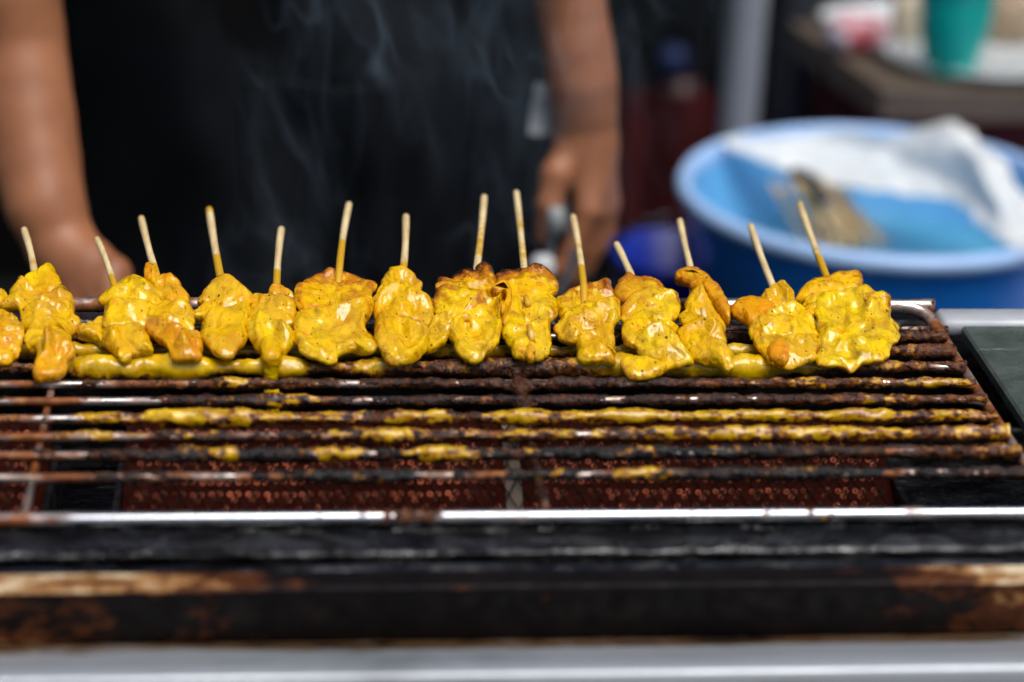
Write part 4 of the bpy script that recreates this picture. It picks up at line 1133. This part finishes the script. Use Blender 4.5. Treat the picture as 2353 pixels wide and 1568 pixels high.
V, F = lathe([(0, -.010), (.010, -.008), (.0105, 0), (.008, .008), (0, .010)], 24, ptip)
link_mesh('handle_cap', V, F, M['white'], tongs)
V, F = lathe([(0, -.014), (.006, -.012), (.0075, 0), (.006, .010), (0, .012)], 20, A3(1277, 505, yR - .045))
link_mesh('handle_grip', V, F, simple('grey_grip', (.28, .30, .30), .5), tongs)

# ------------------------------------------------------------------ blue tub and what is in it
def plastic(name, col, rough=.35, sss=.1, **k):
    t = NT(name)
    t.to(t.ramp(t.noise(9, 4), [(.3, tuple(c * .85 for c in col)), (.7, tuple(min(1, c * 1.1) for c in col))]), 'Base Color')
    t.to(t.mr(t.noise(40, 4), .3, .7, rough - .08, rough + .1), 'Roughness')
    t.setv(**k)
    return t.m
M['blue'] = plastic('blue_plastic', (.015, .27, .96))
M['blue_in'] = plastic('light_blue_plastic', (.12, .40, .74), .3)
M['rim_sky_tint'] = plastic('blue_rim_painted_sky', (.38, .58, .93), .3)  # the rim's sky reflection is put into its colour as a paler blue
TZ = -.25
TR = .205
fr = at(2130, 606, z=TZ)
le = at(1560, 430, z=TZ)
TC = np.array([le[0] + TR, fr[1] + TR, 0])
TB = TZ - .17
V, F = box((TC[0] - .12, TC[1] - .14, TB - .03), (TC[0] + .6, TC[1] + .42, TB - .0005), .004)
stand = thing('wooden_stand', 'low pale lilac stand carrying the blue tub behind the grill', 'stand', (TC[0], TC[1], GZ))
M['lilac'] = simple('lilac_laminate', (.34, .32, .50), .4, var=.1)
link_mesh('stand_top', V, F, M['lilac'], stand, smooth=False)
for sx in (-.095, .57):
    for sy in (-.115, .39):
        V, F = box((TC[0] + sx - .02, TC[1] + sy - .02, GZ), (TC[0] + sx + .02, TC[1] + sy + .02, TB - .031), .003)
        link_mesh('leg', V, F, M['lilac'], stand, smooth=False)
tub = thing('plastic_tub', 'big round blue plastic tub with painted sky sheen on its rim at right behind the grill', 'tub', (TC[0], TC[1], TB))
V, F = lathe([(0, TB), (.15, TB), (.155, TB + .004), (TR - .012, TZ - .012)], 96, TC)
link_mesh('tub_wall', V, F, M['blue'], tub)
V, F = lathe([(TR - .016, TZ - .012), (.152, TB + .008), (0, TB + .008)], 96, TC)
link_mesh('tub_lining', V, F, M['blue_in'], tub)
V, F = lathe([(TR - .014, TZ - .014), (TR - .014, TZ), (TR - .010, TZ + .004), (TR - .003, TZ + .003), (TR + .001, TZ - .004), (TR - .001, TZ - .012), (TR - .010, TZ - .014), (TR - .014, TZ - .014)], 96, TC)
link_mesh('tub_rim', V, F, M['rim_sky_tint'], tub)
# water / marinade level
t = NT('cloudy_water')
t.to(t.ramp(t.noise(12, 4, .6), [(.3, (.06, .26, .44)), (.7, (.10, .36, .52))]), 'Base Color')
t.setv(Roughness=.12, Specular_IOR_Level=.5)
t.to(t.bump(t.noise(40, 3), .2, .003), 'Normal')
WL = TZ - .085
V, F = lathe([(0, WL), (.10, WL), (.172, WL)], 96, TC)
tag(link_mesh('cloudy_water', V, F[::-1], t.m), 'cloudy blue water lying in the bottom of the blue tub', 'water', kind='thing')
# bamboo sticks leaning in the tub
sb_ = [at(1840, 430, z=TZ - .01), at(2010, 570, z=TZ - .05)]
M['stickbrown'] = simple('brown_bamboo', (.74, .50, .23), .5)
for i in range(24):
    k = random.uniform(-75, 95)
    a = at(1850 + k + random.uniform(-25, 25), 415 + abs(k) * .15 + random.uniform(-20, 30), z=TZ + random.uniform(-.03, -.005))
    b = at(1930 + k + random.uniform(-25, 40), 560 + random.uniform(-25, 20), z=WL + random.uniform(-.004, .02))
    V, F = tube([a + (b - a) * t_ for t_ in np.linspace(-.05, 1, 6)], .0024, 7)
    tag(link_mesh('bamboo_skewer', V, F, M['stickbrown'], attrs=None), 'loose brown bamboo stick soaking in the blue tub', 'stick', 'bamboo sticks soaking in the blue tub')
M['black'] = simple('black_plastic', (.012, .013, .016), .4)
a, b = at(1822, 392, z=TZ + .006), at(1895, 462, z=TZ - .015)
V, F = tube(cr_open([a, (a + b) / 2 + np.array([.004, 0, .004]), b], 20), np.linspace(.0055, .0085, 20), 12)
tag(link_mesh('black_handle_brush', V, F, M['black']), 'dark brush handle lying on the sticks in the blue tub', 'brush')
# translucent bag draped over the tub's far right side
def bag_mat():
    t = NT('cloudy_plastic_film')
    t.to(t.ramp(t.noise(14, 5, .6), [(.3, (.88, .92, .92)), (.7, (.97, .97, .92))]), 'Base Color')
    t.setv(Roughness=.3, Coat_Weight=.3, Alpha=.62)
    t.to(t.bump(t.noise(30, 5, .6), .5, .01), 'Normal')
    return t.m
M['bag'] = bag_mat()
ctrl = [  # rows of (px, py, z offset from the rim): far edge first
    [(1660, 322, .006), (1790, 322, .004), (1900, 305, .012), (2030, 312, .02), (2120, 298, .035), (2200, 284, .05), (2270, 335, .04), (2330, 420, .02), (2390, 455, .006)],
    [(1670, 335, .005), (1790, 345, -.004), (1900, 335, -.004), (2020, 345, .004), (2120, 350, .02), (2200, 345, .035), (2270, 410, .03), (2320, 470, .012), (2390, 510, .004)],
    [(1690, 350, -.004), (1800, 372, -.02), (1900, 385, -.025), (2010, 395, -.018), (2110, 405, -.008), (2200, 420, .004), (2260, 460, .006), (2310, 520, .004), (2375, 560, .000)],
    [(1730, 362, -.02), (1820, 395, -.04), (1900, 425, -.045), (2000, 440, -.04), (2100, 445, -.035), (2190, 465, -.025), (2250, 510, -.014), (2300, 555, -.006), (2350, 590, .002)],
]
CG = np.array([[at(px, py, z=TZ + (dz if dz > 0 else .3 * dz)) for px, py, dz in row] for row in ctrl])
rows = np.stack([cr_open(CG[i], 120) for i in range(4)])
Gd = np.stack([cr_open(rows[:, j], 44) for j in range(120)])        # 120 x 44
Gd = Gd + (fbm(Gd * 22, 3, 9) * .009 + (1 - 2 * np.abs(vnoise(Gd * 30, 14))) * .004)[..., None] * np.array([.3, -.4, .8])
P = Gd.reshape(-1, 3)
n = len(P)
P = np.vstack([P, P + np.array([0, .0006, -.0006])])
tag(link_mesh('plastic_bag', P, grid_faces(120, 44) + grid_faces(120, 44, flip=True, off=n), M['bag']), 'crumpled cloudy white plastic bag draped over the blue tub', 'bag')

# ------------------------------------------------------------------ far background
# dark blue bucket beside the hand
M['navy'] = plastic('navy_plastic', (.006, .03, .40))
c = at(1545, 640, y=1.05)
bk = thing('blue_bucket', 'small dark blue bucket low between the hand and the tub', 'bucket', (c[0], c[1], c[2] - .10))
V, F = lathe([(0, -.10), (.045, -.10), (.062, .024), (.066, .026), (.066, .032), (.058, .032), (.043, -.092), (0, -.092)], 48, c)
link_mesh('bucket_wall', V, F, M['navy'], bk)
pts = [c + np.array([.064 * math.cos(t_), -.01, .024 + .05 * math.sin(t_)]) for t_ in np.linspace(0, math.pi, 20)]
link_mesh('bucket_handle', *tube(pts, .002, 8), M['bright'], bk)
V, F = box((c[0] - .20, c[1] - .12, c[2] - .125), (c[0] + .09, c[1] + .14, c[2] - .1005), .004)
tag(link_mesh('bucket_shelf', V, F, M['ground']), 'dark plank shelf under the dark blue bucket', 'shelf')
# maroon cloth hanging at the back
x0, x1 = at(1440, 300, y=1.55)[0], at(1650, 300, y=1.55)[0]
u, z_ = np.linspace(x0, x1, 60), np.linspace(at(1500, 720, y=1.55)[2], at(1500, 215, y=1.55)[2], 50)
U, Z = np.meshgrid(u, z_, indexing='ij')
Y = 1.55 + .016 * np.sin(U * 70 + 3 * Z) + .01 * fbm(np.stack([U * 12, Z * 6, Z * 0], -1), 3, 5)
P = np.stack([U, Y, Z], -1).reshape(-1, 3)
n = len(P)
P = np.vstack([P, P + np.array([0, .004, 0])])
tag(link_mesh('maroon_cloth', P, grid_faces(60, 50) + grid_faces(60, 50, flip=True, off=n), M['maroon']), 'dark maroon cloth hanging beyond the right hand', 'cloth')
M['rust'] = plastic('rusty_red_plastic', (.035, .006, .004))
c = at(1560, 260, y=1.9)
bo = thing('squeeze_bottle', 'dim red squeeze bottle with blue cap in the dark left of the grey pole', 'bottle', tuple(c + np.array([0, 0, -.06])))
V, F = lathe([(0, -.06), (.030, -.058), (.036, -.04), (.036, .02), (.024, .045), (.012, .055), (0, .056)], 32, c)
link_mesh('bottle_body', V, F, M['rust'], bo)
V, F = lathe([(.0, .05), (.019, .052), (.021, .07), (.020, .088), (.013, .094), (0, .095)], 32, c + np.array([-.012, 0, 0]))
link_mesh('bottle_cap', V, F, plastic('dim_blue', (.004, .014, .07)), bo)
V, F = box((c[0] - .06, c[1] - .05, c[2] - .072), (c[0] + .06, c[1] + .05, c[2] - .0605), .003)
tag(link_mesh('narrow_shelf', V, F, M['ground']), 'narrow dark shelf under the dim red bottle', 'shelf')
# pole
M['pole'] = simple('grey_painted_steel', (.30, .33, .36), .45, .2, var=.12)
a, b = at(1703, 200, y=1.42), None
V, F = tube([(a[0], 1.42, z) for z in np.linspace(GZ, 1.3, 30)], .0225, 24)
tag(link_mesh('steel_pole', V, F, M['pole']), 'upright grey steel pole behind the blue tub', 'pole')
a2 = at(1815, 200, y=1.60)
V, F = tube([(a2[0], 1.60, z) for z in np.linspace(GZ, 1.3, 20)], .026, 16)
tag(link_mesh('dark_pole', V, F, simple('dark_painted_steel', (.02, .022, .032), .5)), 'dark post beside the grey pole', 'pole')
# table
TY = 1.30
tc = at(2035, 205, y=TY)
TZ2 = tc[2]
def tp(px, py): return at(px, py, z=TZ2)
A_, B_, C_, D_ = tp(2030, 210), tp(2420, 214), tp(2420, -40), tp(1800, 40)
def slab(poly, z0, z1):
    n = len(poly)
    V = [(p[0], p[1], z0) for p in poly] + [(p[0], p[1], z1) for p in poly]
    F = [tuple(range(n))[::-1], tuple(range(n, 2 * n))] + [(i, (i + 1) % n, n + (i + 1) % n, n + i) for i in range(n)]
    return np.array(V), F
tb = thing('wooden_table', 'brown-grey table with a red skirt at the far right', 'table', (tc[0] + .2, TY + .2, GZ))
M['tablewood'] = simple('grey_brown_wood', (.11, .085, .062), .5, var=.3)
M['red'] = cloth('dark_red_cloth', (.060, .007, .007))
M['tray'] = simple('white_enamel', (.66, .70, .72), .25, var=.06)
V, F = slab([A_, B_, C_, D_], TZ2 - .034, TZ2)
link_mesh('table_top', V, F, M['tablewood'], tb, smooth=False)
ins = np.array([.03, .03, 0])
V, F = slab([A_ + ins, B_ + ins, C_ - ins * np.array([0, 1, 0]), D_ + np.array([.04, -.02, 0])], GZ, TZ2 - .035)
link_mesh('table_skirt', V, F, M['red'], tb, smooth=False)
# tray
poly = [tp(2130, 186), tp(2420, 192), tp(2420, 20), tp(1905, 45), tp(1990, 120)]
poly = cr_closed([p[:2] for p in poly], 60)
ce = poly.mean(0)
tr = thing('serving_tray', 'white tray on the far table under the teal cup', 'tray', (ce[0], ce[1], TZ2 + .001))
V = []
prof = [(0.02, .003), (.90, .003), (.96, .012), (1.0, .016), (1.0, .013), (.96, .008), (.91, .0005), (0.02, .0005)]
for s_, z in prof: V += [(*(ce + (q - ce) * s_), TZ2 + .001 + z) for q in poly]
link_mesh('tray_dish', V, grid_faces(len(prof), 60, True), M['tray'], tr)
# teal cup
c = at(2180, 168, z=TZ2 + .0045)
M['teal'] = plastic('teal_plastic', (.0, .48, .40), .3, .2)
V, F = lathe([(0, 0), (.027, 0), (.029, .006), (.039, .05), (.0425, .085), (.046, .12), (.048, .121), (.0445, .121), (.037, .05), (.026, .006), (0, .006)], 48, c)
tag(link_mesh('plastic_cup', V, F, M['teal']), 'tall teal plastic cup standing on the white tray', 'cup')
# packet and jars behind
def pillow(name, c, sx, sy, sz, mat, label, cat, seed, rz=0.0):
    n, m = 22, 36
    ph, th = np.linspace(0, math.pi, n), np.arange(m) * 2 * math.pi / m
    P_, T_ = np.meshgrid(ph, th, indexing='ij')
    sp = lambda v, e: np.sign(v) * np.abs(v) ** e
    X = sp(np.sin(P_), .6) * sp(np.cos(T_), .6); Y = sp(np.sin(P_), .6) * sp(np.sin(T_), .6); Z = sp(np.cos(P_), .7)
    P = np.stack([X, Y, Z], -1)
    P = P * (1 + .16 * fbm(P * 2.2, 3, seed)[..., None])
    P = P * np.array([sx, sy, sz])
    ca, sa = math.cos(rz), math.sin(rz)
    P = np.stack([P[..., 0] * ca - P[..., 1] * sa, P[..., 0] * sa + P[..., 1] * ca, P[..., 2]], -1)
    P = P.reshape(-1, 3) + c
    P[:, 2] = np.maximum(P[:, 2], c[2] - sz * .92)
    return tag(link_mesh(name, P, grid_faces(n, m, True, flip=True), mat), label, cat)
def pink_mat():
    t = NT('pink_white_packet')
    g = t.n('SeparateXYZ'); t.coord(); t.l(t.co.outputs['Position'], g.inputs[0])
    k = t.math('ADD', t.mr(t.noise(22, 4), .4, .62), 0.0)
    t.to(t.mix(k, (.72, .70, .76), (.55, .08, .10)), 'Base Color')
    t.setv(Roughness=.35)
    return t.m
c = at(1968, 75, z=TZ2 + .022)
pillow('snack_packet', c, .036, .028, .020, pink_mat(), 'white and pink packet lying left of the teal cup', 'packet', 3, .3)
c = at(2088, 40, z=TZ2 + .030)
pillow('beige_packet', c, .020, .022, .030, simple('beige_paper', (.55, .48, .34), .6), 'beige packet between the pink packet and the teal cup', 'packet', 5)
c = at(2315, 45, z=TZ2 + .030)
pillow('brown_packet', c, .032, .026, .030, simple('tan_paper', (.34, .25, .16), .6), 'tan brown packet right of the teal cup', 'packet', 6)

# ------------------------------------------------------------------ smoke rising behind the skewers
SMOKE_F, SMOKE_S = 2.8, .42
def smoke_mat():
    m = bpy.data.materials.new('thin_smoke')
    m.use_nodes = True
    t = m.node_tree
    for n in list(t.nodes):
        if n.type == 'BSDF_PRINCIPLED': t.nodes.remove(n)
    out = t.nodes['Material Output']
    N = lambda ty: t.nodes.new('ShaderNode' + ty)
    geo = N('NewGeometry')
    mp = N('Mapping'); mp.inputs['Rotation'].default_value = (0, math.radians(20), 0); mp.inputs['Scale'].default_value = (1.0, .6, .45)
    t.links.new(geo.outputs['Position'], mp.inputs[0])
    w = N('TexNoise'); w.inputs['Scale'].default_value = 9; w.inputs['Detail'].default_value = 2
    t.links.new(mp.outputs[0], w.inputs['Vector'])
    ad = N('MixRGB'); ad.blend_type = 'LINEAR_LIGHT'; ad.inputs[0].default_value = .10
    t.links.new(mp.outputs[0], ad.inputs[1]); t.links.new(w.outputs['Color'], ad.inputs[2])
    def mr(src, lo, hi, o0, o1):
        r = N('MapRange'); r.interpolation_type = 'SMOOTHSTEP'
        for i, v in enumerate((lo, hi, o0, o1)): r.inputs[1 + i].default_value = v
        t.links.new(src, r.inputs[0]); return r.outputs[0]
    def ma(op, a, b):
        x = N('Math'); x.operation = op
        for i, v in enumerate((a, b)):
            if isinstance(v, (int, float)): x.inputs[i].default_value = v
            else: t.links.new(v, x.inputs[i])
        return x.outputs[0]
    def nz(vec, sc, det):
        a = N('TexNoise'); a.inputs['Scale'].default_value = sc; a.inputs['Detail'].default_value = det; a.inputs['Roughness'].default_value = .55
        t.links.new(vec, a.inputs['Vector']); return a.outputs['Fac']
    fil = ma('SUBTRACT', 1.0, ma('ABSOLUTE', ma('MULTIPLY', ma('SUBTRACT', nz(ad.outputs[0], 11, 2.5), .5), 6.0), 0))
    fil = mr(fil, .86, 1.0, 0, 1)
    soft = mr(nz(ad.outputs[0], 9, 4), .45, .75, 0, 1)
    plume = mr(nz(mp.outputs[0], 5.0, 1), .44, .66, 0, 1)
    sx = N('SeparateXYZ'); t.links.new(geo.outputs['Position'], sx.inputs[0])
    fade = ma('MULTIPLY', mr(sx.outputs[0], -.20, -.06, .1, 1), mr(sx.outputs[0], .24, .07, .22, 1))
    dens = ma('MULTIPLY', ma('ADD', ma('MULTIPLY', fil, SMOKE_F), ma('MULTIPLY', soft, SMOKE_S)), ma('MULTIPLY', ma('ADD', plume, .04), fade))
    v = N('VolumeScatter'); v.inputs['Color'].default_value = (.62, .80, 1.0, 1); v.inputs['Anisotropy'].default_value = .1
    t.links.new(dens, v.inputs['Density'])
    t.links.new(v.outputs[0], out.inputs['Volume'])
    return m
V, F = box((-.20, .10, -.10), (.24, .40, .14))
sm = link_mesh('smoke', V, F, smoke_mat(), smooth=False)
tag(sm, 'thin bluish smoke drifting up behind the skewers', None, kind='stuff')
